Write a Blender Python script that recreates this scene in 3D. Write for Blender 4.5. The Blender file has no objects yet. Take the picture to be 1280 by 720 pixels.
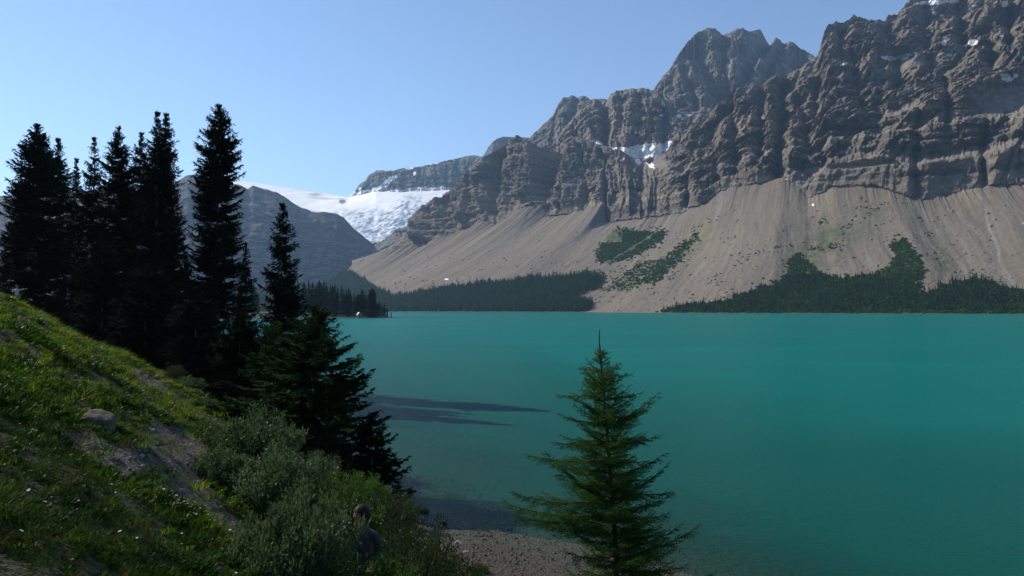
import bpy, bmesh, math, random
import numpy as np
from mathutils import Vector, noise as mnoise

R = math.radians
random.seed(7)
rng = np.random.default_rng(11)
scene = bpy.context.scene
COL = scene.collection

# ------------------------------------------------------------------ camera
EYE = 6.0                       # metres above the lake
F = 1005.0                      # focal length in photo pixels (1280 wide)
PITCH = math.atan(26.0 / F)
cam_d = bpy.data.cameras.new("camera")
cam_d.sensor_width = 36.0
cam_d.lens = 36.0 * F / 1280.0
cam_d.clip_start = 0.1
cam_d.clip_end = 40000.0
cam = bpy.data.objects.new("camera", cam_d)
cam.location = (0, 0, EYE)
cam.rotation_euler = (math.pi / 2 + PITCH, 0, 0)
COL.objects.link(cam)
scene.camera = cam

# ------------------------------------------------------------------ light
SUN_EL = R(38)
SUN_AZ = R(-62)                 # measured from +Y, negative = to the left
S = Vector((math.sin(SUN_AZ) * math.cos(SUN_EL), math.cos(SUN_AZ) * math.cos(SUN_EL), math.sin(SUN_EL)))
world = bpy.data.worlds.new("World")
scene.world = world
world.use_nodes = True
wn = world.node_tree.nodes
wn.clear()
sky = wn.new("ShaderNodeTexSky")
sky.sky_type = 'NISHITA'
sky.sun_disc = False
sky.sun_elevation = SUN_EL
sky.sun_rotation = SUN_AZ
sky.altitude = 1900
sky.air_density = 1.0
sky.dust_density = 0.2
sky.ozone_density = 2.2
bg = wn.new("ShaderNodeBackground")
bg.inputs[1].default_value = 0.15
wo = wn.new("ShaderNodeOutputWorld")
world.node_tree.links.new(sky.outputs[0], bg.inputs[0])
world.node_tree.links.new(bg.outputs[0], wo.inputs[0])

sun_d = bpy.data.lights.new("sun", 'SUN')
sun_d.energy = 4.9
sun_d.angle = R(0.5)
sun_d.color = (1.0, 0.91, 0.78)
sun = bpy.data.objects.new("sun", sun_d)
sun.rotation_euler = S.to_track_quat('Z', 'Y').to_euler()
sun.location = (0, 0, 500)
COL.objects.link(sun)

vs = scene.view_settings
vs.view_transform = 'Standard'
vs.look = 'None'
vs.exposure = 0.2
vs.gamma = 1.0
vs.use_curve_mapping = False
scene.cycles.volume_bounces = 0
scene.cycles.transparent_max_bounces = 16
scene.cycles.max_bounces = 6

# ------------------------------------------------------------------ helpers
def W(px, py, d):
    """a point of the place: what the photo shows at (px, py), d metres ahead"""
    a = (np.asarray(px, float) - 640) / F
    b = (360 - np.asarray(py, float)) / F
    c, s = math.cos(PITCH), math.sin(PITCH)
    fy = c - b * s
    fz = s + b * c
    k = np.asarray(d, float) / fy
    return np.stack([a * k, k * fy, EYE + k * fz], -1)

def to_px(p):
    """photo pixel of world points"""
    p = np.asarray(p, float)
    c, s = math.cos(PITCH), math.sin(PITCH)
    y = p[..., 1]
    z = p[..., 2] - EYE
    f = y * c + z * s
    u = -y * s + z * c
    f = np.where(f < 0.01, 0.01, f)
    return 640 + F * p[..., 0] / f, 360 - F * u / f

_perm = np.random.default_rng(3).integers(0, 256, 512).astype(np.int64)
_perm[256:] = _perm[:256]
_g3 = np.random.default_rng(5).normal(size=(256, 3))
_g3 /= np.linalg.norm(_g3, axis=1)[:, None]

_g2 = np.random.default_rng(6).normal(size=(256, 2))
_g2 /= np.linalg.norm(_g2, axis=1)[:, None]
_g2 = _g2.astype(np.float32)

def _pn_flat(x, y, s):
    x, y = np.broadcast_arrays(np.asarray(x, float) + s * 37.71, np.asarray(y, float) + s * 91.37)
    xi, yi = np.floor(x), np.floor(y)
    xf, yf = (x - xi).astype(np.float32), (y - yi).astype(np.float32)
    xi = xi.astype(np.int32) & 255; yi = yi.astype(np.int32) & 255
    u = xf * xf * xf * (xf * (xf * 6 - 15) + 10)
    v = yf * yf * yf * (yf * (yf * 6 - 15) + 10)
    a = _perm[xi]; b = _perm[(xi + 1) & 255]
    yj = (yi + 1) & 255
    def dot(h, dx, dy):
        g = _g2[h]
        return g[..., 0] * dx + g[..., 1] * dy
    n00 = dot(_perm[a + yi], xf, yf); n10 = dot(_perm[b + yi], xf - 1, yf)
    n01 = dot(_perm[a + yj], xf, yf - 1); n11 = dot(_perm[b + yj], xf - 1, yf - 1)
    m0 = n00 + u * (n10 - n00); m1 = n01 + u * (n11 - n01)
    return (m0 + v * (m1 - m0)) * 1.5

def pn(x, y, z=0.0):
    """perlin noise, about -1..1"""
    if np.ndim(z) == 0:
        return _pn_flat(x, y, float(z))
    x, y, z = np.broadcast_arrays(np.asarray(x, float), np.asarray(y, float), np.asarray(z, float))
    xi, yi, zi = np.floor(x), np.floor(y), np.floor(z)
    xf, yf, zf = x - xi, y - yi, z - zi
    xi = xi.astype(np.int64) & 255; yi = yi.astype(np.int64) & 255; zi = zi.astype(np.int64) & 255
    u = xf ** 3 * (xf * (xf * 6 - 15) + 10)
    v = yf ** 3 * (yf * (yf * 6 - 15) + 10)
    w = zf ** 3 * (zf * (zf * 6 - 15) + 10)
    out = 0.0
    for dx in (0, 1):
        px_ = _perm[(xi + dx) & 255]
        wx = u if dx else 1 - u
        for dy in (0, 1):
            py_ = _perm[(px_ + yi + dy) & 255]
            wy = v if dy else 1 - v
            for dz in (0, 1):
                g = _g3[_perm[(py_ + zi + dz) & 255]]
                wz = w if dz else 1 - w
                out = out + wx * wy * wz * (g[..., 0] * (xf - dx) + g[..., 1] * (yf - dy) + g[..., 2] * (zf - dz))
    return out * 1.6

def pn2(x, y, seed=0.0):
    return pn(x, y, seed + 0.37)

def fbm(x, y, z=0.37, o=4, lac=2.03, gain=0.5):
    a, t, n = 1.0, 0.0, 0.0
    for i in range(o):
        t = t + a * pn(np.asarray(x) * lac ** i + 17.3 * i, np.asarray(y) * lac ** i - 9.1 * i, (z if np.ndim(z) else z) * lac ** i + 3.7 * i)
        n += a
        a *= gain
    return t / n

def ridged(x, y, z=0.37, o=4, lac=2.03, gain=0.5):
    a, t, n = 1.0, 0.0, 0.0
    for i in range(o):
        v = 1 - np.abs(pn(np.asarray(x) * lac ** i + 31.3 * i, np.asarray(y) * lac ** i - 5.1 * i, z * lac ** i + 1.7 * i)) * 1.6
        t = t + a * v
        n += a
        a *= gain
    return t / n

def sst(a, b, x):
    t = np.clip((np.asarray(x, float) - a) / (b - a), 0, 1)
    return t * t * (3 - 2 * t)

def inpoly(px, py, poly):
    px = np.asarray(px); py = np.asarray(py)
    ins = np.zeros(np.broadcast(px, py).shape, bool)
    n = len(poly)
    for i in range(n):
        x0, y0 = poly[i]; x1, y1 = poly[(i + 1) % n]
        if y0 == y1:
            continue
        c = ((y0 > py) != (y1 > py)) & (px < (x1 - x0) * (py - y0) / (y1 - y0) + x0)
        ins ^= c
    return ins

def segdist(x, y, pts):
    """distance to a polyline in plan, and the fraction along it"""
    best = np.full(np.broadcast(x, y).shape, 1e9)
    for (x0, y0), (x1, y1) in zip(pts[:-1], pts[1:]):
        dx, dy = x1 - x0, y1 - y0
        t = np.clip(((x - x0) * dx + (y - y0) * dy) / (dx * dx + dy * dy), 0, 1)
        d = np.hypot(x - x0 - t * dx, y - y0 - t * dy)
        best = np.minimum(best, d)
    return best

def mesh_np(name, verts, faces, mats=(), smooth=False, attrs=None, midx=None):
    """faces: (n,3) or (n,4) int array"""
    me = bpy.data.meshes.new(name)
    verts = np.asarray(verts, np.float32)
    faces = np.asarray(faces, np.int32)
    k = faces.shape[1]
    me.vertices.add(len(verts))
    me.vertices.foreach_set("co", verts.ravel())
    me.loops.add(faces.size)
    me.loops.foreach_set("vertex_index", faces.ravel())
    me.polygons.add(len(faces))
    me.polygons.foreach_set("loop_start", np.arange(0, faces.size, k, dtype=np.int32))
    if smooth:
        me.polygons.foreach_set("use_smooth", np.ones(len(faces), bool))
    for m in mats:
        me.materials.append(m)
    if midx is not None:
        me.polygons.foreach_set("material_index", np.asarray(midx, np.int32))
    me.update(calc_edges=True)
    for an, av in (attrs or {}).items():
        av = np.asarray(av, np.float32)
        if av.ndim == 1:
            at = me.attributes.new(an, 'FLOAT', 'POINT'); at.data.foreach_set("value", av.ravel())
        else:
            at = me.attributes.new(an, 'FLOAT_VECTOR', 'POINT'); at.data.foreach_set("vector", av.ravel())
    return me

def grid_faces(nu, nv, flip=False):
    i = np.arange((nu - 1) * (nv - 1))
    r, c = i // (nu - 1), i % (nu - 1)
    a = r * nu + c
    f = np.stack([a, a + 1, a + nu + 1, a + nu], 1)
    return f[:, ::-1] if flip else f

def put(name, me, parent=None, **props):
    o = bpy.data.objects.new(name, me)
    COL.objects.link(o)
    if parent is not None:
        o.parent = parent
    for k, v in props.items():
        o[k] = v
    return o

def thing(name, label, cat, loc=(0, 0, 0), rz=0.0, group=None):
    o = bpy.data.objects.new(name, None)
    o.empty_display_size = 0.3
    COL.objects.link(o)
    o.location = loc
    o.rotation_euler = (0, 0, rz)
    o["label"] = label
    o["category"] = cat
    if group:
        o["group"] = group
    return o

# node helpers
def new_mat(name):
    m = bpy.data.materials.new(name)
    m.use_nodes = True
    m.node_tree.nodes.clear()
    return m

class NT:
    def __init__(s, mat):
        s.t = mat.node_tree
    def n(s, typ, **kw):
        nd = s.t.nodes.new(typ)
        for k, v in kw.items():
            if k == 'inp':
                for i, val in v.items():
                    if isinstance(val, bpy.types.NodeSocket):
                        s.t.links.new(val, nd.inputs[i])
                    else:
                        nd.inputs[i].default_value = val
            else:
                setattr(nd, k, v)
        return nd
    def noise(s, vec, scale, detail=4, rough=0.5, typ=None):
        nd = s.n("ShaderNodeTexNoise", inp={'Scale': scale, 'Detail': detail, 'Roughness': rough})
        if vec is not None:
            s.t.links.new(vec, nd.inputs['Vector'])
        return nd.outputs['Fac']
    def ramp(s, fac, stops, interp='LINEAR'):
        nd = s.n("ShaderNodeValToRGB")
        s.t.links.new(fac, nd.inputs[0])
        cr = nd.color_ramp
        cr.interpolation = interp
        while len(cr.elements) < len(stops):
            cr.elements.new(0.5)
        for e, (p, c) in zip(cr.elements, stops):
            e.position = p
            e.color = tuple(c) + (1,) if len(c) == 3 else c
        return nd.outputs[0]
    def mix(s, fac, a, b, typ='MIX'):
        nd = s.n("ShaderNodeMix", data_type='RGBA', blend_type=typ)
        for i, v in ((0, fac), (6, a), (7, b)):
            if isinstance(v, bpy.types.NodeSocket):
                s.t.links.new(v, nd.inputs[i])
            else:
                nd.inputs[i].default_value = v if i == 0 else (tuple(v) + (1,) if len(v) == 3 else v)
        return nd.outputs[2]
    def math(s, op, a, b=0.0, clamp=False):
        nd = s.n("ShaderNodeMath", operation=op, use_clamp=clamp)
        for i, v in ((0, a), (1, b)):
            if isinstance(v, bpy.types.NodeSocket):
                s.t.links.new(v, nd.inputs[i])
            else:
                nd.inputs[i].default_value = v
        return nd.outputs[0]
    def attr(s, name):
        return s.n("ShaderNodeAttribute", attribute_name=name)
    def mapping(s, vec, scale):
        nd = s.n("ShaderNodeMapping")
        s.t.links.new(vec, nd.inputs[0])
        nd.inputs['Scale'].default_value = scale
        return nd.outputs[0]
    def pos(s):
        return s.n("ShaderNodeNewGeometry").outputs['Position']
    def bump(s, h, strength, dist=1.0, normal=None):
        nd = s.n("ShaderNodeBump", inp={'Strength': strength, 'Distance': dist, 'Height': h})
        if normal is not None:
            s.t.links.new(normal, nd.inputs['Normal'])
        return nd.outputs[0]
    def out(s, shader, socket=0):
        o = s.n("ShaderNodeOutputMaterial")
        s.t.links.new(shader, o.inputs[socket])
    def bsdf(s, color, rough=0.9, normal=None, spec=0.2, **kw):
        nd = s.n("ShaderNodeBsdfPrincipled")
        for k, v in (('Base Color', color), ('Roughness', rough), ('Specular IOR Level', spec), ('Normal', normal)):
            if v is None:
                continue
            if isinstance(v, bpy.types.NodeSocket):
                s.t.links.new(v, nd.inputs[k])
            else:
                nd.inputs[k].default_value = (tuple(v) + (1,)) if k == 'Base Color' else v
        for k, v in kw.items():
            nd.inputs[k.replace('_', ' ')].default_value = v
        return nd.outputs[0]

def simple_mat(name, c1, c2=None, scale=8.0, rough=0.85, bump=0.0, bdist=0.02, spec=0.2):
    m = new_mat(name)
    t = NT(m)
    p = t.pos()
    nz = t.noise(p, scale, 5, 0.6)
    c = t.ramp(nz, [(0.35, c1), (0.65, c2 or c1)])
    nrm = t.bump(nz, bump, bdist) if bump else None
    t.out(t.bsdf(c, rough, nrm, spec))
    return m
# ================================================================== mountains
def rock_material(name, tint=(1, 1, 1), dark=1.0, bands=True):
    m = new_mat(name)
    t = NT(m)
    p = t.pos()
    g = t.n("ShaderNodeNewGeometry")
    nz = t.n("ShaderNodeSeparateXYZ", inp={0: g.outputs['Normal']}).outputs[2]
    col = t.attr("albedo").outputs['Color']
    scree = t.attr("scree").outputs['Fac']
    snow = t.attr("snow").outputs['Fac']
    green = t.attr("green").outputs['Fac']
    fine = t.noise(p, 0.09, 6, 0.65)
    fine2 = t.noise(p, 0.5, 4, 0.6)
    col = t.mix(1.0, col, t.ramp(fine, [(0.3, (.62, .60, .58)), (0.55, (1.0, .98, .95)), (0.75, (1.4, 1.32, 1.2))]), 'MULTIPLY')
    col = t.mix(t.math('MULTIPLY', scree, .4), col, t.attr('albedo').outputs['Color'])
    flat = t.ramp(nz, [(0.60, (0,) * 3), (0.82, (1,) * 3)])
    col = t.mix(t.math('MULTIPLY', flat, .6), col, (.215, .185, .15))
    # grass and scrub
    gn = t.ramp(t.noise(p, 0.05, 5, 0.7), [(0.35, (.030, .052, .018)), (0.6, (.062, .092, .026)), (0.75, (.11, .13, .04))])
    gm = t.math('MULTIPLY', green, t.ramp(t.noise(p, 0.12, 4, 0.7), [(0.35, (.45,) * 3), (0.6, (1.0,) * 3)]))
    col = t.mix(gm, col, gn)
    sn = t.math('GREATER_THAN', t.math('ADD', snow, t.math('MULTIPLY', t.math('SUBTRACT', t.noise(p, 0.12, 5, 0.7), 0.5), 0.5)), 0.5)
    col = t.mix(sn, col, (.88, .89, .91))
    h = t.math('ADD', t.math('MULTIPLY', fine, 1.0), t.math('MULTIPLY', fine2, 0.4))
    h = t.math('MULTIPLY', h, t.math('SUBTRACT', 1.0, t.math('MULTIPLY', scree, .6)))
    nrm = t.bump(h, 0.9, 6.0)
    t.out(t.bsdf(col, 0.95, nrm, 0.05))
    return m

MAT_ROCK = rock_material("limestone_rock")

def lerp_rows(ctrl, U):
    c = np.array(ctrl, float)
    return np.stack([np.interp(U, c[:, 0], c[:, k]) for k in range(1, c.shape[1])], 1)

def plan_arc(P):
    d = np.hypot(np.diff(P[:, 0]), np.diff(P[:, 1]))
    return np.concatenate([[0], np.cumsum(d)])

def smooth1(a, k):
    if k <= 1:
        return a
    ker = np.hanning(k + 2)[1:-1]; ker /= ker.sum()
    pad = np.pad(a, ((k, k), (0, 0)), mode='edge')
    return np.stack([np.convolve(pad[:, j], ker, 'same')[k:-k] for j in range(a.shape[1])], 1)

def rock_albedo(a, z, seed, base=(.17, .152, .134), var=0.6):
    """bedded limestone: beds follow height, gently folded"""
    w = 14 * fbm(a / 260, z / 200, seed, 3)
    bed = fbm(a / 900, (z + w) / 17, seed + 5, 4)
    bed2 = fbm(a / 500, (z + w) / 60, seed + 9, 3)
    blot = fbm(a / 70, z / 70, seed + 2, 4)
    v = 1 + var * (0.75 * bed + 0.45 * bed2 + 0.25 * blot)
    c = np.array(base)[None, :] * v[:, None]
    warm = sst(0.15, 0.5, bed2 + 0.4 * blot)[:, None]
    c = c * (1 - warm * .5) + warm * .5 * np.array([.26, .205, .15])
    cool = sst(0.1, 0.5, -bed2 + .3 * blot)[:, None]
    c = c * (1 - cool * .45) + cool * .45 * np.array([.10, .10, .105])
    return np.clip(c, .03, .6)

def cells(a, z, w, h, seed):
    """blocky fracture: every joint-bounded block has its own set-back, 0..1"""
    u = np.asarray(a) / w; v = np.asarray(z) / h
    ui, vi = np.floor(u), np.floor(v)
    best = np.full(u.shape, 1e9, np.float32); val = np.zeros(u.shape, np.float32)
    sh = int(seed * 13) & 255
    for dx in (-1, 0, 1):
        for dy in (-1, 0, 1):
            ci = (ui + dx).astype(np.int32) & 255; cj = (vi + dy).astype(np.int32) & 255
            h1 = _perm[(_perm[(ci + sh) & 255] + cj) & 255]
            h2 = _perm[(h1 + 91) & 255]; h3 = _perm[(h1 + 187) & 255]
            px_ = ui + dx + .15 + .7 * h1 / 255.0; py_ = vi + dy + .15 + .7 * h2 / 255.0
            d = ((u - px_) ** 2 + (v - py_) ** 2).astype(np.float32)
            m = d < best
            best = np.where(m, d, best); val = np.where(m, h3 / 255.0, val)
    return val

def saw(q, k=.82):
    """a bed: the face leans out as it rises, then steps back on a ledge"""
    f = q - np.floor(q)
    return np.where(f < k, f / k, (1 - f) / (1 - k)) - .5

def cliff_disp(a, z, sc, seed, big=1.0, bedk=1.0, block=1.0, lean=0.0):
    """how far a face stands out: buttresses with gullies between, beds, blocks"""
    w = sc * .35 * fbm(a / (sc * 1.2), z / (sc * 2.2), seed + 3, 3)
    aw = a + w - lean * z
    d = big * sc * .50 * (ridged(aw / sc, z / (sc * 3.2), seed, 2) - .55)
    d = d + sc * .27 * (ridged(aw / (sc * .36), z / (sc * 1.3), seed + 7, 3, gain=.55) - .5)
    blk = fbm(aw / (sc * .10), z / (sc * .16), seed + 11, 3, gain=.65)
    d = d + block * sc * .05 * blk + block * sc * .05 * (ridged(aw / (sc * .13), z / (sc * .17), seed + 15, 2) - .5)
    wz = z + sc * .10 * fbm(a / (sc * .3), z / (sc * .3), seed + 31, 2)
    wa = aw + sc * .10 * fbm(a / (sc * .3), z / (sc * .3), seed + 33, 2)
    d = d + sc * .22 * (cells(wa, wz, sc * .34, sc * .62, seed) - .5) + sc * .15 * (cells(wa, wz, sc * .15, sc * .24, seed + 1) - .5) + sc * .085 * (cells(wa, wz, sc * .065, sc * .085, seed + 2) - .5)
    d = d + sc * .035 * fbm(a / (sc * .03), z / (sc * .03), seed + 13, 2)
    zb = z + 9 * fbm(a / 330, z / 300, seed + 21, 2)
    br = .5 + .8 * np.clip(fbm(a / (sc * .8), z / (sc * .9), seed + 25, 2) + .3, 0, 1)
    d = d + bedk * sc * .10 * saw(zb / (sc * .34)) * br + bedk * sc * .045 * saw(zb / (sc * .115) + .5 * pn2(a / 60, z / 60, seed)) * br
    return d

def cliff_sheet(name, label, crest, foot, NU, NV, sc, seed, base=(.17, .152, .134), gullies=(),
                bumps=(), snow=(), scree_foot=0.0, jag=1.0, back=900, var=.6, topfade=.55, stepk=5, mat=None, big=1.0, bed=1.0, tone=(1, 1, 1)):
    """a mountain front between a foot line and a crest line, with its back slope"""
    U0, U1 = crest[0][0], crest[-1][0]
    U = np.linspace(U0, U1, NU)
    cr = lerp_rows(crest, U); ft = lerp_rows(foot, U)
    C = W(cr[:, 0], cr[:, 1], cr[:, 2]); B = W(ft[:, 0], ft[:, 1], ft[:, 2])
    arc = plan_arc((C + B) * .5)
    n = (B - C)[:, :2].copy()
    n /= np.linalg.norm(n, axis=1)[:, None]
    n = smooth1(n, max(3, NU // 6)); n /= np.linalg.norm(n, axis=1)[:, None]
    s = np.linspace(0, 1, NV)
    Sg, Ug = np.meshgrid(s, U, indexing='ij')
    A = np.broadcast_to(arc, Sg.shape)
    ph = 1.5 * fbm(A / 300, Sg * 2, seed + 30, 2)
    hs = Sg + .75 * bed * np.sin(2 * np.pi * (stepk * Sg + ph)) / (2 * np.pi * stepk) * sst(0, .08, Sg) * sst(0, .08, 1 - Sg)
    P = B[None] * (1 - hs)[..., None] + C[None] * hs[..., None]
    zed = (B[None, :, 2] * (1 - Sg) + C[None, :, 2] * Sg)
    P[..., 2] = zed
    D = cliff_disp(A, zed, sc, seed, big) * (.35 + .65 * bed)
    env = (0.25 + .75 * sst(0, .22, Sg)) * (1 - topfade * sst(.8, 1, Sg))
    D = D * env
    for (gu, gw, gd, s0, s1, lean) in gullies:
        cu = gu + lean * (Sg - .5)
        D = D - gd * np.exp(-((Ug - cu) / gw) ** 2) * sst(s0 - .06, s0 + .06, Sg) * (1 - sst(s1 - .06, s1 + .06, Sg))
    P[..., 0] += n[None, :, 0] * D
    P[..., 1] += n[None, :, 1] * D
    # ragged crest
    P[..., 2] += jag * sst(.9, 1, Sg) * (sc * .10 * (ridged(A / (sc * .35), .3, seed + 41, 4) - .6))
    P[..., 2] += sc * .02 * fbm(A / (sc * .05), zed / (sc * .05), seed + 44, 2) * jag
    m1 = P.reshape(-1, 3)
    alb = rock_albedo(A.ravel(), zed.ravel(), seed, base, var) * np.array(tone)
    pxg, pyg = to_px(m1)
    sn = np.zeros(len(m1))
    for (sx, sy, rx, ry, ang) in snow:
        ca, sa = math.cos(R(ang)), math.sin(R(ang))
        dx, dy = pxg - sx, pyg - sy
        q = ((dx * ca + dy * sa) / rx) ** 2 + ((-dx * sa + dy * ca) / ry) ** 2
        sn = np.maximum(sn, 1.0 - .5 * q)
    sn = sn + .45 * fbm(pxg / 4.0, pyg / 2.6, seed, 3)
    scr = (sst(scree_foot, scree_foot * .6, Sg.ravel() + .05 * fbm(A.ravel() / 40, 0.2, seed, 3)) if scree_foot else np.zeros(len(m1)))
    if scree_foot:
        alb = alb * (1 - scr[:, None]) + scr[:, None] * np.array([.22, .20, .18])
    # back slope
    K = 8
    rows = []
    for k in range(1, K + 1):
        q = P[-1].copy()
        q[:, 0] -= n[:, 0] * back * k / K
        q[:, 1] -= n[:, 1] * back * k / K
        q[:, 2] -= (P[-1][:, 2] * .9) * (k / K) ** .8 + 6 * fbm(arc / 60, k, seed, 2)
        rows.append(q)
    m2 = np.concatenate(rows)
    V = np.concatenate([m1, m2])
    nb = len(m2)
    alb = np.concatenate([alb, np.tile(np.array(base), (nb, 1))])
    me = mesh_np(name, V, grid_faces(NU, NV + K), [mat or MAT_ROCK], False,
                 {"albedo": alb, "scree": np.concatenate([scr, np.zeros(nb)]),
                  "snow": np.concatenate([sn, np.zeros(nb)]), "green": np.zeros(len(V))})
    return put(name, me, kind="structure", label=label)

# ---- the front massif: scree slope, cliffs, crest --------------------------
FOOT = [  # u, px, py, distance : where the cliffs rise out of the scree
    (440, 440, 330, 2750), (480, 480, 314, 2575), (497, 497, 308, 2500), (532, 532, 302, 2425), (567, 567, 291, 2350), (590, 590, 282, 2298), (608, 608, 274, 2257),
    (622, 622, 281, 2225), (643, 643, 264, 2177), (657, 657, 257, 2146), (671, 671, 253, 2115), (686, 686, 270, 2083), (702, 702, 268, 2049),
    (733, 733, 262, 1982), (752, 752, 256, 1941), (757, 757, 278, 1930), (790, 790, 274, 1860), (820, 820, 270, 1810), (850, 850, 266, 1760), (881, 881, 254, 1710), (904, 904, 237, 1670),
    (954, 954, 228, 1600), (981, 981, 221, 1560), (1000, 1000, 238, 1520), (1013, 1013, 248, 1490), (1040, 1040, 234, 1470), (1094, 1094, 232, 1410), (1121, 1121, 241, 1370),
    (1144, 1144, 250, 1340), (1180, 1180, 246, 1320), (1230, 1230, 233, 1290), (1280, 1280, 231, 1250), (1400, 1400, 225, 1180), (1560, 1560, 225, 1100)]
CREST = [
    (440, 440, 326, 2830), (480, 482, 312, 2688), (497, 499, 300, 2627), (508, 507, 290, 2609), (520, 519, 270, 2593), (530, 529, 258, 2581), (545, 545, 246, 2562), (562, 562, 238, 2540), (575, 575, 224, 2527),
    (590, 590, 212, 2511), (600, 601, 204, 2501), (608, 608, 198, 2489), (615, 615, 192, 2478), (625, 625, 182, 2463), (636, 636, 173, 2446), (646, 646, 169, 2430), (656, 656, 172, 2416),
    (664, 664, 178, 2405), (672, 672, 184, 2395), (690, 690, 186, 2370), (700, 700, 176, 2348), (715, 715, 171, 2314), (735, 735, 175, 2270), (750, 750, 179, 2247),
    (767, 767, 185, 2220), (778, 778, 191, 2213), (800, 800, 199, 2200), (812, 812, 202, 2150), (825, 825, 196, 2100), (836, 836, 185, 2080), (842, 842, 176, 2070), (854, 854, 168, 2060), (866, 866, 155, 2050),
    (881, 881, 146, 2050), (895, 895, 134, 2040), (905, 905, 126, 2040), (913, 913, 117, 2040), (921, 921, 108, 2030), (945, 945, 106, 2030), (953, 953, 104, 2030), (960, 960, 94, 2030), (972, 972, 92, 2050), (981, 981, 93, 2070),
    (995, 995, 86, 2060), (1008, 1008, 78, 2050), (1018, 1018, 72, 2050), (1024, 1024, 62, 2050), (1030, 1030, 40, 2060), (1035, 1035, 30, 2070), (1046, 1046, 25, 2080), (1058, 1058, 24, 2080), (1066, 1066, 19, 2090),
    (1080, 1080, 23, 2090), (1100, 1100, 27, 2090), (1106, 1106, 26, 2090), (1110, 1110, 18, 2090), (1122, 1122, 17, 2090), (1134, 1134, 6, 2100), (1145, 1145, -2, 2100), (1160, 1160, -10, 2100),
    (1200, 1200, -14, 2080), (1280, 1280, -34, 2020), (1400, 1400, -40, 1950), (1560, 1560, -20, 1850)]
NDIR = [(440, -1, .05), (560, -1, .0), (655, -.97, -.2), (720, -.85, -.5), (780, -.62, -.78), (850, -.52, -.85), (980, -.36, -.93), (1100, -.26, -.96), (1280, -.2, -.98), (1560, -.1, -1)]

FOREST_LEFT = [(483, 392), (492, 374), (510, 371), (540, 367), (560, 362), (600, 358), (640, 354), (665, 349), (700, 350), (722, 346), (738, 347), (750, 354), (742, 362), (728, 366), (716, 373), (730, 379), (741, 384), (728, 393)]
FOREST_RIGHT = [(812, 394), (840, 386), (870, 381), (905, 378), (945, 363), (972, 354), (988, 338), (983, 326), (1000, 319), (1012, 329), (1030, 345), (1055, 348), (1080, 346), (1108, 337),
                (1119, 320), (1111, 308), (1128, 297), (1141, 305), (1156, 337), (1150, 350), (1146, 370), (1158, 366), (1190, 354), (1230, 350), (1262, 361), (1300, 372), (1600, 380), (1600, 420), (812, 420)]
FOREST_VALLEY = [(380, 338), (430, 340), (447, 347), (459, 357), (474, 366), (490, 372), (506, 377), (492, 384), (483, 395), (380, 395)]
SHRUB_A = [(746, 326), (749, 309), (757, 300), (764, 288), (778, 286), (800, 290), (812, 291), (816, 288), (833, 290), (826, 301), (806, 313), (790, 321), (760, 329)]
SHRUB_B = [(805, 352), (835, 320), (868, 291), (874, 298), (850, 326), (818, 357)]
SHRUB_C = [(690, 352), (735, 338), (760, 345), (752, 362), (738, 352), (700, 356)]
SHRUB_D = [(768, 352), (800, 330), (845, 320), (826, 346), (790, 360), (756, 364)]

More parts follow.
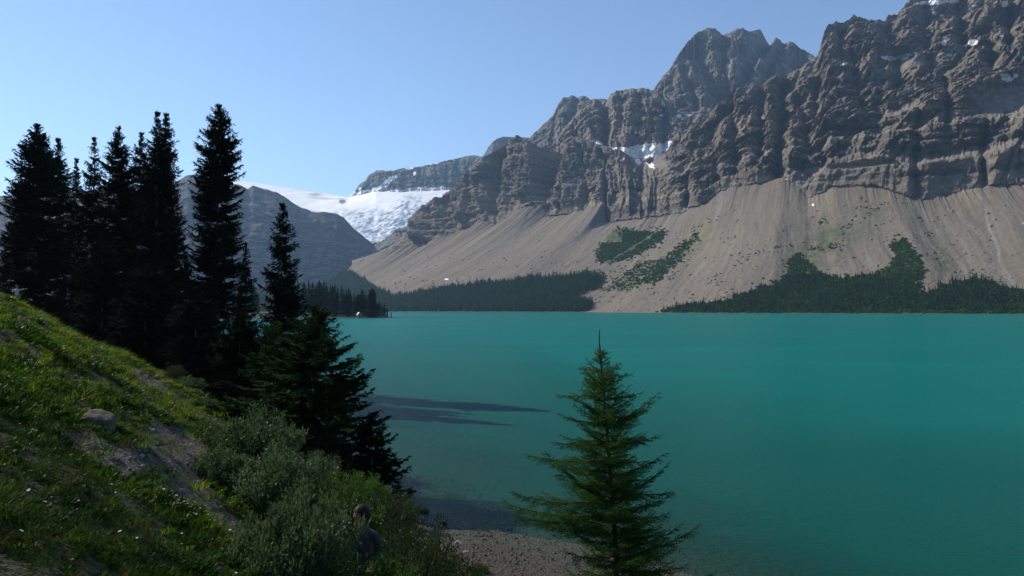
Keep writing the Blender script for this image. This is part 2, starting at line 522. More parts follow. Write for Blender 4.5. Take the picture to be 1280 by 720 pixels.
def build_massif():
    NU, NT_, NC = 1150, 190, 330
    U = 440 + (1560 - 440) * np.concatenate([np.linspace(0, .76, NU - 120), np.linspace(.762, 1, 120)])
    cr = lerp_rows(CREST, U); ft = lerp_rows(FOOT, U)
    ft[:, 1] += 3.5 * fbm(U / 11, 0 * U, 2.2, 3) + 2.0 * fbm(U / 3.2, 0 * U, 5.2, 2)
    C = W(cr[:, 0], cr[:, 1], cr[:, 2]); B = W(ft[:, 0], ft[:, 1], ft[:, 2])
    nd = smooth1(lerp_rows(NDIR, U), 81); nd /= np.linalg.norm(nd, axis=1)[:, None]
    Bs = smooth1(B, 151)
    cd = (B - C)[:, :2]; cd = smooth1(cd / np.linalg.norm(cd, axis=1)[:, None], 91); cd = cd * .75 + np.array([-.22, -.7]) * .25; cd /= np.linalg.norm(cd, axis=1)[:, None]
    cd = np.where((U < 760)[:, None], cd * 0 + np.array([-.52, -.85]), cd); cd = smooth1(cd, 61); cd /= np.linalg.norm(cd, axis=1)[:, None]
    Hs = np.maximum(Bs[:, 2], 20)
    run = Hs / .50
    base = np.stack([Bs[:, 0] + nd[:, 0] * run, Bs[:, 1] + nd[:, 1] * run, np.full(NU, .6)], 1)
    base = smooth1(base, 101)
    arc = plan_arc(Bs)
    # talus rows, a little way under the lake first
    seed = 4.0
    t = np.concatenate([[-.16, -.08, -.03], np.linspace(0, 1, NT_ - 3)])
    Tg, Ug = np.meshgrid(t, U, indexing='ij')
    A = np.broadcast_to(arc, Tg.shape)
    tc = np.clip(Tg, 0, 1)
    wB = (np.clip(Tg, 0, 1) ** 9)[..., None]
    P = base[None] * (1 - Tg)[..., None] + (Bs[None] * (1 - wB) + B[None] * wB) * Tg[..., None]
    prof = .42 * tc + .58 * tc ** 2
    P[..., 2] = .6 + (Bs[None, :, 2] * (1 - wB[..., 0]) + B[None, :, 2] * wB[..., 0] - .6) * prof + np.minimum(Tg, 0) * 120
    # fans and runnels follow the fall line
    fan = ridged(A / 170, tc * .6, seed + 2, 2) - .5
    run1 = fbm((A + 40 * fbm(A / 120, tc * 2, seed, 2)) / 30, tc * 1.6, seed + 4, 4)
    amp = sst(0.02, .3, tc) * (1 - .5 * sst(.9, 1, tc))
    blocks = fbm(A / 7, tc * 60, seed + 8, 3)
    P[..., 2] += amp * (11 * fan + 2.6 * run1) + 1.1 * blocks * sst(.0, .05, tc) * (1.3 - tc)
    Pt = P
    # cliffs
    s = np.linspace(0, 1, NC + 1)[1:]
    Sg, Ug2 = np.meshgrid(s, U, indexing='ij')
    A2 = np.broadcast_to(arc, Sg.shape)
    right = sst(800, 880, Ug2)
    ph = 1.2 * fbm(A2 / 340, Sg * 2, 33, 2)
    step = np.where(Ug2 > 840, 6.0, 3.0)
    sw = np.clip(Sg + .022 * fbm(A2 / 260, Sg * 3, 35, 3) * sst(0, .06, Sg) * sst(0, .06, 1 - Sg), 0, 1)
    hk = np.interp(sw, [0, .09, .125, .20, .235, .33, .40, .47, .50, .62, .66, .78, .83, 1], [0, .015, .085, .11, .20, .25, .38, .42, .50, .57, .68, .74, .86, 1])
    hs = Sg * (1 - right) + hk * right
    # the lowest band on the right stands steeper, a broad ledge above it
    Pc = B[None] * (1 - hs)[..., None] + C[None] * hs[..., None]
    zed = B[None, :, 2] * (1 - Sg) + C[None, :, 2] * Sg
    Pc[..., 2] = zed
    low = 1 - sst(.26, .42, Sg + .05 * fbm(A2 / 200, Sg, 3.3, 2))
    ln_ = .5 * sst(.22, .45, Sg)
    D = cliff_disp(A2, zed, 105, 6.0, 1.2, 1.0, .75, ln_) * (1 - .55 * low) * right + right * (.35 + .65 * low) * (17 * saw((zed + .035 * A2 + 9 * fbm(A2 / 420, zed / 300, 61.0, 3)) / 37.0, .86) + 8 * saw((zed + .035 * A2 + 5 * fbm(A2 / 160, zed / 160, 62.0, 3)) / 14.0, .8)) * (.55 + .45 * sst(-.3, .3, fbm(A2 / 130, zed / 60, 63.0, 2)))
    Al = A2 + 30 * fbm(A2 / 160, zed / 200, 14.0, 3)
    Dl = 80 * (ridged(Al / 150, zed / 900, 15.0, 2) - .5) + 42 * (ridged(Al / 52, zed / 300, 16.0, 3) - .5) + 12 * (ridged(Al / 22, zed / 60, 17.0, 2) - .5)
    Dl = Dl + 20 * (cells(Al, zed, 34, 80, 3) - .5) + 11 * (cells(Al, zed, 15, 30, 4) - .5) + 5 * (cells(Al, zed, 7, 9, 5) - .5)
    Dl = Dl + 4.5 * fbm(Al / 8, zed / 9, 18.0, 3) + 7 * saw((zed + 8 * pn2(A2 / 200, zed / 200, 3)) / 42) + 3 * saw(zed / 13.0 + pn2(A2 / 80, zed / 80, 5) * .6)
    D = D + Dl * (1 - right)
    D = D + cliff_disp(A2 + 900, zed + 300, 260, 9.0, .9, lean=.4) * .45 * right
    D = D * (0.22 + .78 * sst(0, .18, Sg)) * (1 - .5 * sst(.82, 1, Sg)) * sst(478, 530, Ug2)
    # scree bowls and ramps high on the face lie smooth between the rock
    qx, qy = to_px(Pc)
    smooth_m = np.zeros(Sg.shape)
    for (gx, gy, rx, ry, ang) in [(1255, 126, 44, 22, -8), (1140, 76, 50, 7, -10), (1190, 192, 70, 6, -10), (1075, 206, 60, 4, -4), (1010, 212, 30, 4, 4), (880, 205, 40, 4, -12), (1120, 138, 34, 5, -14), (815, 205, 22, 6, 0)]:
        ca, sa = math.cos(R(ang)), math.sin(R(ang))
        dx, dy = qx - gx, qy - gy
        smooth_m = np.maximum(smooth_m, np.exp(-(((dx * ca + dy * sa) / rx) ** 2 + ((-dx * sa + dy * ca) / ry) ** 2) ** 1.5))
    D = D * (1 - .85 * smooth_m) - 14 * smooth_m
    for (gu, gw, gd, s0, s1, lean) in [
        (977, 7, 90, .0, .93, 8), (1048, 8, 60, .72, .97, 8), (917, 6, 38, .1, .9, -6), (950, 5, 40, .15, .95, 6), (893, 6, 40, .1, .85, -10),
        (678, 13, 150, .05, 1.1, 20), (616, 8, 100, .1, .97, 6), (697, 4, 26, .2, .95, 6), (728, 4, 30, .1, .9, -6), (755, 5, 46, .0, .85, -4), (590, 5, 30, .1, .9, -8), (560, 6, 36, .1, .9, -10), (536, 5, 30, .1, .9, -6),
        (1240, 9, 70, .42, .66, -20), (1075, 7, 46, .35, .75, -40), (1125, 9, 50, .45, .95, -30), (1165, 7, 40, .5, .95, -16), (1205, 9, 55, .6, .98, -10), (1262, 7, 50, .5, .85, 10),
        (1005, 7, 48, .25, .8, -30), (1020, 8, 50, .5, .86, 12), (1148, 6, 30, .0, .3, 0), (1232, 4, 26, .0, .2, 0), (860, 5, 50, .05, .4, 0), (1100, 8, 30, .2, .45, 14), (1180, 6, 30, .2, .5, -20)]:
        cu = gu + lean * (Sg - .5) + 3 * pn2(Sg * 7, gu * .1)
        D = D - gd * np.exp(-np.abs((Ug2 - cu) / gw) ** 1.5) * sst(s0 - .05, s0 + .05, Sg) * (1 - sst(s1 - .05, s1 + .05, Sg))
    Pc[..., 0] += cd[None, :, 0] * D
    Pc[..., 1] += cd[None, :, 1] * D
    Pc[..., 2] += sst(.93, 1, Sg) * (9 * (ridged(A2 / 34, .3, 41, 4) - .62)) + 1.5 * fbm(A2 / 6, zed / 6, 44, 2)
    # smooth scree lap between the buttress feet
    K = 8
    n3 = cd
    rows = []
    lastrow = Pc[-1]
    for k in range(1, K + 1):
        q = lastrow.copy()
        q[:, 0] -= n3[:, 0] * 150 * k
        q[:, 1] -= n3[:, 1] * 150 * k
        q[:, 2] -= lastrow[:, 2] * .5 * (k / K) + 8 * fbm(arc / 60, k, 2.0, 2)
        if k == K:
            q[:, 2] = -20
        rows.append(q)
    V = np.concatenate([Pt.reshape(-1, 3), Pc.reshape(-1, 3), np.concatenate(rows)])
    n1, n2, nb = Pt.shape[0] * NU, Pc.shape[0] * NU, K * NU
    px, py = to_px(V)
    # colours
    a1 = A.ravel(); tt = tc.ravel()
    aw = a1 + 18 * fbm(a1 / 90, tt * 2, 3.0, 3)
    sp0 = fbm(a1 / 14, tt * 9, 13.0, 2)
    st = fbm(aw / 22, tt * 1.6, 5.0, 4); st2 = fbm(aw / 110, tt * 1.2, 8.0, 3)
    sp = fbm(a1 / 9, tt * 45, 12.0, 3) + .9 * fbm((aw + 3 * sp0) / 6, tt * 2.2, 14.0, 3)
    c = np.array([0.185, 0.162, 0.140])[None] * (1 + .55 * st + .40 * st2 + .22 * sp)[:, None]
    red = (sst(.45, .1, tt) * sst(-.25, .3, st2 + .3 * st))[:, None] * .85
    c = c * (1 - red) + red * np.array([0.258, 0.185, 0.150])
    blue = (sst(.5, 1, tt) * sst(-.05, .25, -st2))[:, None] * .85
    c = c * (1 - blue) + blue * np.array([0.215, 0.211, 0.206])
    ochre = (sst(.35, .8, tt) * sst(.0, .3, st2) * (U[None, :] > 850).repeat(len(t), 0).ravel())[:, None] * .55
    hair = fbm(aw / 5.5, tt * 1.3, 15.0, 3)
    c = c * (.71 + .36 * sst(.08, .45, hair) - .24 * sst(-.06, -.4, hair))[:, None] * np.array([1.05, 1.0, .93])
    c = c * (1 - ochre) + ochre * np.array([0.241, 0.202, 0.133])
    # avalanche track and runnels
    def track(pts, w, colr, strength):
        nonlocal c
        d = segdist(px[:n1] + 1.2 * pn2(py[:n1] / 9, px[:n1] / 9), py[:n1], pts)
        k = (np.exp(-(d / w) ** 2) * strength)[:, None]
        c = c * (1 - k) + k * np.array(colr)
    track([(1229, 236), (1228, 262), (1232, 285), (1240, 305), (1243, 328), (1241, 335)], 1.3, (.09, .085, .085), .8)
    track([(1232, 262), (1236, 285), (1247, 308), (1250, 328), (1262, 345), (1266, 356)], 2.0, (.30, .285, .26), .8)
    track([(1237, 332), (1250, 340), (1262, 350)], 3.0, (.30, .285, .26), .5)
    track([(664, 258), (654, 280), (645, 300), (641, 312)], 1.4, (.08, .075, .07), .8)
    track([(768, 280), (752, 296), (738, 312), (720, 325)], 1.5, (.26, .25, .24), .6)
    track([(762, 262), (756, 285), (742, 302)], 1.1, (.1, .095, .09), .6)
    track([(984, 228), (1002, 262), (992, 290), (985, 305)], 1.2, (.26, .25, .235), .6)
    track([(1055, 285), (1048, 305), (1040, 325)], 1.4, (.28, .25, .22), .6)
    alb2 = rock_albedo(A2.ravel(), zed.ravel(), 6.0, (.190, .165, .140), .95)
    tan = np.maximum(sst(24, 0, np.hypot((px[n1:n1 + n2] - 1195), (py[n1:n1 + n2] - 190) * 3.2)), .8 * sst(30, 0, np.hypot((px[n1:n1 + n2] - 1175), (py[n1:n1 + n2] - 138) * 1.8)))[:, None] * .55
    alb2 = alb2 * (1 - tan) + tan * np.array([.30, .235, .16])
    # scree bowls high on the face
    q1 = inpoly(px[n1:n1 + n2], py[n1:n1 + n2], [(1212, 116), (1232, 104), (1262, 100), (1300, 92), (1300, 130), (1265, 152), (1250, 150), (1225, 130)]).astype(float)
    q2 = inpoly(px[n1:n1 + n2], py[n1:n1 + n2], [(790, 204), (815, 196), (830, 198), (838, 204), (825, 214), (805, 212)]).astype(float)
    q3 = inpoly(px[n1:n1 + n2], py[n1:n1 + n2], [(1100, 78), (1150, 64), (1195, 60), (1190, 72), (1150, 80), (1120, 84)]).astype(float) * .8
    q = np.maximum(np.maximum(q1, q2), np.maximum(q3, .75 * smooth_m.ravel()))[:, None]
    alb2 = alb2 * (1 - q) + q * np.array([.235, .215, .19])
    alb = np.concatenate([c, alb2, np.tile([.2, .18, .16], (nb, 1))])
    # green
    green = np.zeros(len(V))
    nzg = fbm(V[:n1, 0] / 30, V[:n1, 1] / 30, .2, 4)
    for poly, k in ((FOREST_LEFT, 1), (FOREST_VALLEY, 1), (FOREST_RIGHT, 1), (SHRUB_A, .95), (SHRUB_B, .6), (SHRUB_C, .6), (SHRUB_D, .5)):
        jx = px[:n1] + 5 * fbm(px[:n1] / 9, py[:n1] / 9, 1.1, 3); jy = py[:n1] + 4 * fbm(px[:n1] / 9, py[:n1] / 9, 7.1, 3)
        green[:n1] = np.maximum(green[:n1], inpoly(jx, jy, poly) * k)
    for (gx, gy, rx, ry, ang, k) in [(1040, 300, 60, 24, -35, .55), (1180, 322, 20, 34, -10, .35), (1145, 282, 8, 22, 10, .35), (1090, 275, 45, 12, -30, .3), (850, 318, 60, 14, -40, .4), (1000, 285, 30, 14, -40, .25), (1290, 330, 30, 30, 0, .2), (720, 348, 50, 9, -10, .35)]:
        ca, sa = math.cos(R(ang)), math.sin(R(ang))
        dx, dy = px[:n1] - gx, py[:n1] - gy
        qq = ((dx * ca + dy * sa) / rx) ** 2 + ((-dx * sa + dy * ca) / ry) ** 2
        green[:n1] = np.maximum(green[:n1], np.clip(k * np.exp(-qq) * (1 + 2.2 * nzg + .8 * st), 0, 1))
    green *= 1.0
    snow = np.zeros(len(V))
    for (sx, sy, rx, ry, ang) in [(1112, 73, 10, 3, 8), (1131, 71, 9, 4, -14), (1055, 80, 6, 1.6, -18), (1180, 54, 3, 4, -20), (1216, 53, 7, 4, 0), (1252, 45, 3, 1.5, 0), (1256, 5, 5, 4, -30), (1168, 3, 22, 3, -4),
                                  (1192, 2, 8, 2, 0), (1243, 30, 2.5, 4, 20), (1168, 17, 4, 2, 0), (1177, 19, 3, 1.5, 0), (1216, 7, 2, 1.5, 0), (1144, 66, 2.5, 1.5, 0), (1258, 97, 8, 5, 20), (1270, 95, 3, 3, 0), (1161, 65, 3, 1.2, 0),
                                  (1160, 44, 3, 1.2, -30), (1016, 268 - 12, 1.6, 1.3, 0), (748, 178, 6, 2.4, 20), (767, 185, 3, 2, 10), (778, 200, 3, 2, -30), (798, 202, 5, 3, 40), (812, 205, 8, 3, 40), (558, 349, 3, 1, 0), (983, 224, 2, 1, 0), (1102, 150, 0.1, .1, 0)]:
        ca, sa = math.cos(R(ang)), math.sin(R(ang))
        dx, dy = px - sx, py - sy
        qq = ((dx * ca + dy * sa) / rx) ** 2 + ((-dx * sa + dy * ca) / ry) ** 2
        snow = np.maximum(snow, 1 - .5 * qq)
    snow = snow + .5 * fbm(px / 4.0, py / 2.6, 3.0, 3)
    me = mesh_np("crowned_massif", V, grid_faces(NU, Pt.shape[0] + Pc.shape[0] + K), [MAT_ROCK], False,
                 {"albedo": np.clip(alb, .02, .8), "scree": (np.arange(len(V)) < n1).astype(float), "snow": snow, "green": green})
    put("mountain", me, kind="structure", label="long grey cliff faced mountain above its scree slopes")
    return Pt, Pc

TALUS, CLIFFS = build_massif()

cliff_sheet("mountain", "square dark cliff block above the snow ledge",
            [(650, 650, 190, 2750), (690, 690, 178, 2750), (705, 705, 160, 2760), (722, 722, 140, 2750), (737, 737, 126, 2750), (745, 745, 124, 2740), (755, 755, 126, 2740), (760, 760, 119, 2720), (767, 767, 115, 2700), (785, 785, 111, 2700), (800, 800, 110, 2680), (812, 812, 112, 2660),
             (822, 822, 113, 2650), (829, 829, 120, 2640), (838, 838, 136, 2600), (850, 850, 141, 2560), (866, 866, 142, 2540), (880, 880, 143, 2500), (930, 930, 150, 2450), (960, 960, 170, 2450)],
            [(650, 650, 225, 2600), (745, 745, 210, 2400), (780, 780, 212, 2340), (830, 830, 212, 2300), (850, 850, 205, 2300), (960, 960, 240, 2250)],
            420, 230, 90, 51.0, (.20, .18, .16), gullies=[(757, 5, 70, 0, 1.1, 0), (722, 4, 30, .1, .9, -12), (830, 5, 40, .2, .8, 6), (800, 5, 20, .1, .9, 0)],
            snow=[(775, 190, 22, 6, 0), (805, 187, 26, 7, -6), (830, 183, 16, 5, -18), (800, 192, 30, 6, 0), (746, 178, 8, 2.6, 20), (829, 130, 2.2, 4, -20), (853, 132, 3, 4, 0), (828, 144, 4, 1.6, 0), (849, 145, 3, 2, 0), (861, 144, 3, 1.4, 0), (893, 133, 5, 3, 0)], scree_foot=.2)
cliff_sheet("mountain", "tall blue grey central peak with fluted summit walls",
            [(790, 790, 135, 3350), (815, 815, 116, 3350), (821, 821, 106, 3340), (828, 828, 96, 3330), (837, 837, 86, 3300), (845, 845, 74, 3300), (852, 852, 62, 3300), (860, 860, 52, 3300), (867, 867, 44, 3300), (874, 874, 38, 3300), (885, 885, 34, 3300), (897, 897, 33, 3300), (904, 904, 35, 3320), (911, 911, 39, 3330), (918, 918, 38, 3330), (928, 928, 36, 3330),
             (936, 936, 41, 3340), (942, 942, 39, 3340), (949, 949, 36, 3340), (955, 955, 41, 3340), (962, 962, 46, 3340), (968, 968, 40, 3340), (975, 975, 39, 3340), (983, 983, 46, 3340), (992, 992, 51, 3330), (1003, 1003, 60, 3320), (1017, 1017, 69, 3300), (1060, 1060, 95, 3250), (1100, 1100, 120, 3200)],
            [(790, 790, 160, 3000), (850, 850, 150, 2900), (900, 900, 148, 2850), (960, 960, 150, 2850), (1100, 1100, 200, 2850)],
            480, 300, 110, 71.0, (.17, .16, .15), gullies=[(886, 12, 150, .1, .95, -50), (907, 7, 90, .2, 1.1, -10), (932, 8, 120, .15, 1.1, 60), (958, 7, 120, .15, 1.1, 40), (994, 14, 110, .2, .98, 10), (860, 5, 50, .1, .8, -30)],
            snow=[(910, 82, 3.5, 2, -45), (876, 50, .1, .1, 0)], jag=.7)
cliff_sheet("mountain", "pale blue grey pyramid peak behind the lower cliffs",
            [(630, 630, 200, 3400), (655, 655, 178, 3400), (664, 664, 170, 3400), (672, 672, 162, 3380), (682, 682, 153, 3380), (690, 690, 146, 3370), (695, 695, 136, 3360), (699, 699, 128, 3360), (704, 704, 122, 3360), (710, 710, 121, 3360), (722, 722, 119, 3350), (731, 731, 120, 3340), (738, 738, 125, 3330), (748, 748, 124, 3300), (757, 757, 124, 3300), (770, 770, 130, 3300), (800, 800, 150, 3250)],
            [(630, 630, 225, 3150), (700, 700, 205, 3000), (800, 800, 205, 2950)],
            260, 200, 80, 91.0, (.19, .18, .17), gullies=[(712, 4, 40, .2, 1.1, 20), (690, 5, 40, .1, .9, 10)], jag=.6)
cliff_sheet("mountain", "far blue ridge with a snowline above the icefield",
            [(425, 425, 262, 5220), (436, 436, 247, 5220), (443, 443, 240, 5220), (449, 449, 231, 5220), (456, 456, 226, 5220), (462, 462, 218, 5220), (470, 470, 213, 5176), (485, 485, 214, 5133), (500, 500, 211, 5090), (515, 515, 209, 5046), (525, 525, 208, 5046), (540, 540, 205, 5002), (560, 560, 201, 4959), (575, 575, 197, 4959), (592, 592, 194, 4916), (602, 602, 196, 4872), (606, 606, 192, 4785), (610, 610, 185, 4742),
             (616, 616, 177, 4698), (626, 626, 171, 4698), (640, 640, 170, 4698), (655, 655, 172, 4698), (680, 680, 178, 4611), (740, 740, 190, 4524)],
            [(425, 425, 276, 4959), (440, 440, 260, 4872), (500, 500, 258, 4785), (560, 560, 255, 4698), (600, 600, 258, 4524), (740, 740, 266, 4350)],
            380, 160, 130, 111.0, (.15, .145, .14),
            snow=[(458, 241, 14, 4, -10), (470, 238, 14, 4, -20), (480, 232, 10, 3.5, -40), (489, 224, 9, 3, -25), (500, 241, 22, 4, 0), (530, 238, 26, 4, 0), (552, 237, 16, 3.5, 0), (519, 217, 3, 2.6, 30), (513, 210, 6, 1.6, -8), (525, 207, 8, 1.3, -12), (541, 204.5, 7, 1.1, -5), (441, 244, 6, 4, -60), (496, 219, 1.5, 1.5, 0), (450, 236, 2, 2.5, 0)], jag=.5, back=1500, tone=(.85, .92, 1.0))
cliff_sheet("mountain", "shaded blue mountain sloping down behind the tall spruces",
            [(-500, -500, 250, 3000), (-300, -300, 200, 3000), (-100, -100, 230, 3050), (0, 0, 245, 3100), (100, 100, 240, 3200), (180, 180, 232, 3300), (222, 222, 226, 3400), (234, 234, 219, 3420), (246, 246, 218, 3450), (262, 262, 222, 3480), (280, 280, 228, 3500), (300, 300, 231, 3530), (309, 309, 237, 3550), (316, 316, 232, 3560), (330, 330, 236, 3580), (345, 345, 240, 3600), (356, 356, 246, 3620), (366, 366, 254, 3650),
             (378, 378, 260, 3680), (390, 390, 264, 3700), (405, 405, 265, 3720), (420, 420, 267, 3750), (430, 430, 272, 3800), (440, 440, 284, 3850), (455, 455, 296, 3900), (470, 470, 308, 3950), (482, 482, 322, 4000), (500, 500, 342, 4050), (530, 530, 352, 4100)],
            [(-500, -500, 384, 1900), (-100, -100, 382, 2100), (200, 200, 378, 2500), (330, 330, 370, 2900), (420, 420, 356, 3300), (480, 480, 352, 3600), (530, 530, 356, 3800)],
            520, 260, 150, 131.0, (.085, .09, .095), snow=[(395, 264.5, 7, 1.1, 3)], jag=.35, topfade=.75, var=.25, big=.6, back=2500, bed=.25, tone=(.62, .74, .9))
cliff_sheet("mountain", "low dark rock step below the ice tongue",
            [(455, 455, 322, 3900), (468, 468, 306, 3900), (480, 480, 299, 3900), (488, 488, 294, 3880), (494, 494, 286, 3850), (501, 501, 285, 3850), (510, 510, 282, 3850), (520, 520, 278, 3820), (532, 532, 272, 3800), (560, 560, 262, 3800), (600, 600, 262, 3800)],
            [(455, 455, 345, 3500), (500, 500, 330, 3500), (600, 600, 300, 3500)],
            160, 90, 60, 151.0, (.19, .185, .18), jag=.6)

# ---- the glacier -----------------------------------------------------------
def glacier_material():
    m = new_mat("glacier_ice")
    t = NT(m)
    p = t.pos()
    ice = t.attr("ice").outputs['Fac']
    n1 = t.noise(t.mapping(p, (1, 1, 2.2)), 0.014, 5, 0.65)
    n2 = t.noise(p, 0.006, 4, 0.6)
    snowc = t.ramp(n2, [(0.35, (.82, .84, .88)), (0.6, (.93, .93, .94))])
    icec = t.ramp(n1, [(0.38, (.50, .58, .64)), (0.47, (.76, .80, .84)), (0.58, (.93, .93, .94))])
    c = t.mix(ice, snowc, icec)
    dirt = t.attr("dirt").outputs['Fac']
    c = t.mix(dirt, c, (.16, .15, .15))
    t.out(t.bsdf(c, 0.8, t.bump(n1, .35, 8.0), 0.2))
    return m

def build_glacier():
    NU, NV = 420, 260
    top = [(180, 180, 262, 5900), (250, 250, 236, 5800), (268, 268, 226, 5700), (296, 296, 225, 5600), (340, 340, 232, 5450), (400, 400, 241, 5250), (437, 437, 246, 4950), (470, 470, 240, 4700), (500, 500, 241, 4640), (557, 557, 237, 4560), (640, 640, 238, 4300)]
    mid = [(180, 180, 255, 4900), (296, 296, 262, 4800), (400, 400, 266, 4550), (437, 437, 268, 4420), (500, 500, 264, 4300), (557, 557, 264, 4280), (640, 640, 262, 4200)]
    bot = [(180, 180, 330, 4300), (296, 320, 330, 4200), (400, 440, 312, 4050), (437, 466, 303, 4000), (500, 480, 306, 3980), (557, 500, 304, 3980), (640, 560, 300, 3980)]
    U = np.linspace(180, 640, NU)
    T, M, Bt = [W(*[lerp_rows(r, U)[:, k] for k in range(3)]) for r in (top, mid, bot)]
    v = np.linspace(0, 1, NV)[:, None, None]
    P = Bt[None] * (1 - v) * (1 - 2 * v) + 4 * M[None] * v * (1 - v) + T[None] * v * (2 * v - 1)
    V = P.reshape(-1, 3)
    px, py = to_px(V)
    x, y = V[:, 0], V[:, 1]
    icefall = np.clip(sst(255, 268, py) * sst(385, 430, px) + .8 * sst(40, 10, np.hypot(px - 515, (py - 256) * 2.4)), 0, 1)
    cre = ridged(x / 60, y / 28, .5, 4)
    V[:, 2] += icefall * 17 * (cre - .6) + 10 * fbm(x / 250, y / 250, .4, 3)
    dirt = np.maximum(.6 * sst(9, 0, np.hypot((px - 395) / 1.6, (py - 243) * 2.6)), sst(5, 2, np.hypot((px - 428) / 1.2, (py - 252) * 1.2)))
    dirt = np.maximum(dirt, .45 * sst(2, 0, np.abs(py - (247 + .05 * (px - 400))))*sst(380,400,px)*(1-sst(425,440,px)))
    me = mesh_np("glacier", V, grid_faces(NU, NV), [glacier_material()], True, {"ice": icefall, "dirt": dirt})
    put("glacier", me, kind="structure", label="white glacier spilling in an icefall between the mountains")
build_glacier()
# ================================================================== near shore terrain
SHORE = [(400, -160), (120, -80), (60, -40), (30, -10), (13, 8), (7.2, 14), (4.3, 18), (1.8, 20.6), (-.4, 21.9), (-2.2, 22.3), (-3.3, 24.0), (-4.4, 27.5), (-7, 33), (-10.5, 41), (-17, 53), (-28, 73), (-45, 105),
         (-90, 190), (-160, 330), (-210, 430), (-215, 480), (-190, 515), (-150, 533), (-110, 541), (-84, 546), (-76, 553), (-82, 562), (-110, 575), (-180, 600), (-260, 680), (-330, 900), (-420, 1400), (-3000, 1500)]
_poly = SHORE + [(-3000, -3000), (400, -3000)]

def shore_d(x, y):
    """metres inland of the waterline (negative in the lake)"""
    d = segdist(x, y, SHORE)
    return np.where(inpoly(x, y, _poly), d, -d)

_ctrl = []
for px, py, d in [(-60, 388, 84), (-20, 390, 78), (0, 393, 68), (30, 392, 64), (15, 392, 50), (-30, 386, 50), (60, 364, 56), (80, 356, 50), (100, 358, 46), (125, 372, 43), (150, 392, 40), (175, 412, 37), (200, 438, 33), (235, 468, 30), (270, 506, 26), (300, 530, 22), (330, 558, 19), (360, 590, 17), (60, 450, 33), (20, 420, 44), (0, 405, 56), (0, 428, 24), (-40, 405, 24), (45, 445, 26), (10, 420, 33), (0, 425, 42), (12, 418, 41), (-20, 400, 44)]:
    w = W(px, py, d)
    pl = 4.4 - .566 * w[0] - .335 * w[1]
    _ctrl.append((w[0], w[1], w[2] - .25 - pl, .13 * d + 1.0))

for cx, cy in [(-4.7, 7.5), (-5.5, 11), (-3, 9), (-2.2, 12.3), (-9, 15), (-1, 6), (-5, 15), (-10, 11), (-2, 15), (-12, 17)]:
    _ctrl.append((cx, cy, 0.0, 2.2))

def ground_z(x, y, detail=True):
    x = np.asarray(x, float); y = np.asarray(y, float)
    pl = 4.4 - .566 * x - .335 * y
    num = 0.0; den = .015
    for cx, cy, r, sg in _ctrl:
        w = np.exp(-((x - cx) ** 2 + (y - cy) ** 2) / (2 * sg * sg))
        num = num + w * r; den = den + w
    pl = pl + num / den
    # past the top of the bank the hill rounds off
    pl = np.where(pl > 14, 14 + (pl - 14) * .35, pl)
    pl = pl - .25 * np.maximum(y - 82, 0)
    if detail:
        # low turf steps along the slope, hummocks
        u = x * .51 * 1.0 - y * .86; vv = x * .86 + y * .51
        pl = pl + .48 * fbm(u / 5.5, vv / 1.9, 3.3, 3) + .07 * fbm(u / .9, vv / .6, 5.3, 3)
        pl = pl + .35 * fbm(x / 9, y / 9, 8.8, 2)
    sd = shore_d(x, y)
    b = np.where(sd > 0, .075 * sd + .0025 * sd ** 2 * (sd < 30) + 2.25 * (sd >= 30), np.maximum(.085 * sd, -1.2 + .03 * (sd + 14)))
    b = np.minimum(b, 3.0)
    b = np.maximum(b, -6)
    if detail:
        b = b + .02 * fbm(x / .8, y / .8, 2.2, 3) * sst(-1.0, .6, np.abs(sd)) + .05 * fbm(x / 6, y / 6, 1.2, 2) * sst(0, 3, np.abs(sd))
    k = .45
    h = np.clip(.5 + .5 * (pl - b) / k, 0, 1)
    z = b * (1 - h) + pl * h + k * h * (1 - h)
    near = sd > -1.0
    return np.where(near, z, b)

def ground_hit(px, py, tmax=120.0):
    """where the ray through a photo pixel meets the bank"""
    d = np.concatenate([np.linspace(1.5, 30, 500), np.linspace(30.1, tmax, 500)])
    w = W(px, py, d)
    g = ground_z(w[:, 0], w[:, 1], True)
    i = np.argmax(w[:, 2] < g)
    if not (w[:, 2] < g).any():
        i = len(d) - 1
    return w[i, 0], w[i, 1], g[i], d[i]

# bare gravel worn into the turf: polylines in plan, found once from the photo
DIRT = [([(92, 552), (120, 558), (160, 570), (205, 587), (245, 607)], .78), ([(135, 580), (180, 600), (225, 622), (270, 648), (315, 668)], .72), ([(200, 560), (235, 553), (262, 556), (282, 570)], .75), ([(200, 590), (250, 590), (285, 600)], .6),
        ([(236, 600), (262, 640), (300, 672), (345, 700)], .5), ([(72, 464), (95, 470)], .25), ([(120, 440), (165, 462), (200, 484), (240, 508), (272, 528)], .85), ([(35, 462), (62, 474)], .25), ([(200, 458), (245, 486), (270, 500)], .45), ([(15, 396), (40, 402)], .3), ([(225,540),(250,552),(268,560)],.5)]
_dirt = [([ground_hit(*p)[:2] for p in pl], w) for pl, w in DIRT]

def dirt_mask(x, y):
    m = np.zeros(np.shape(x))
    for pl, w in _dirt:
        d = segdist(x, y, pl)
        rr = .85 * w * (1 + .6 * pn2(x / 1.3, y / 1.3, 4.0))
        m = np.maximum(m, sst(1.25, .55, d / rr))
    nz = fbm(x / .8, y / .8, 9.0, 4)
    return sst(.42, .62, m + 1.15 * nz * (m > .02))

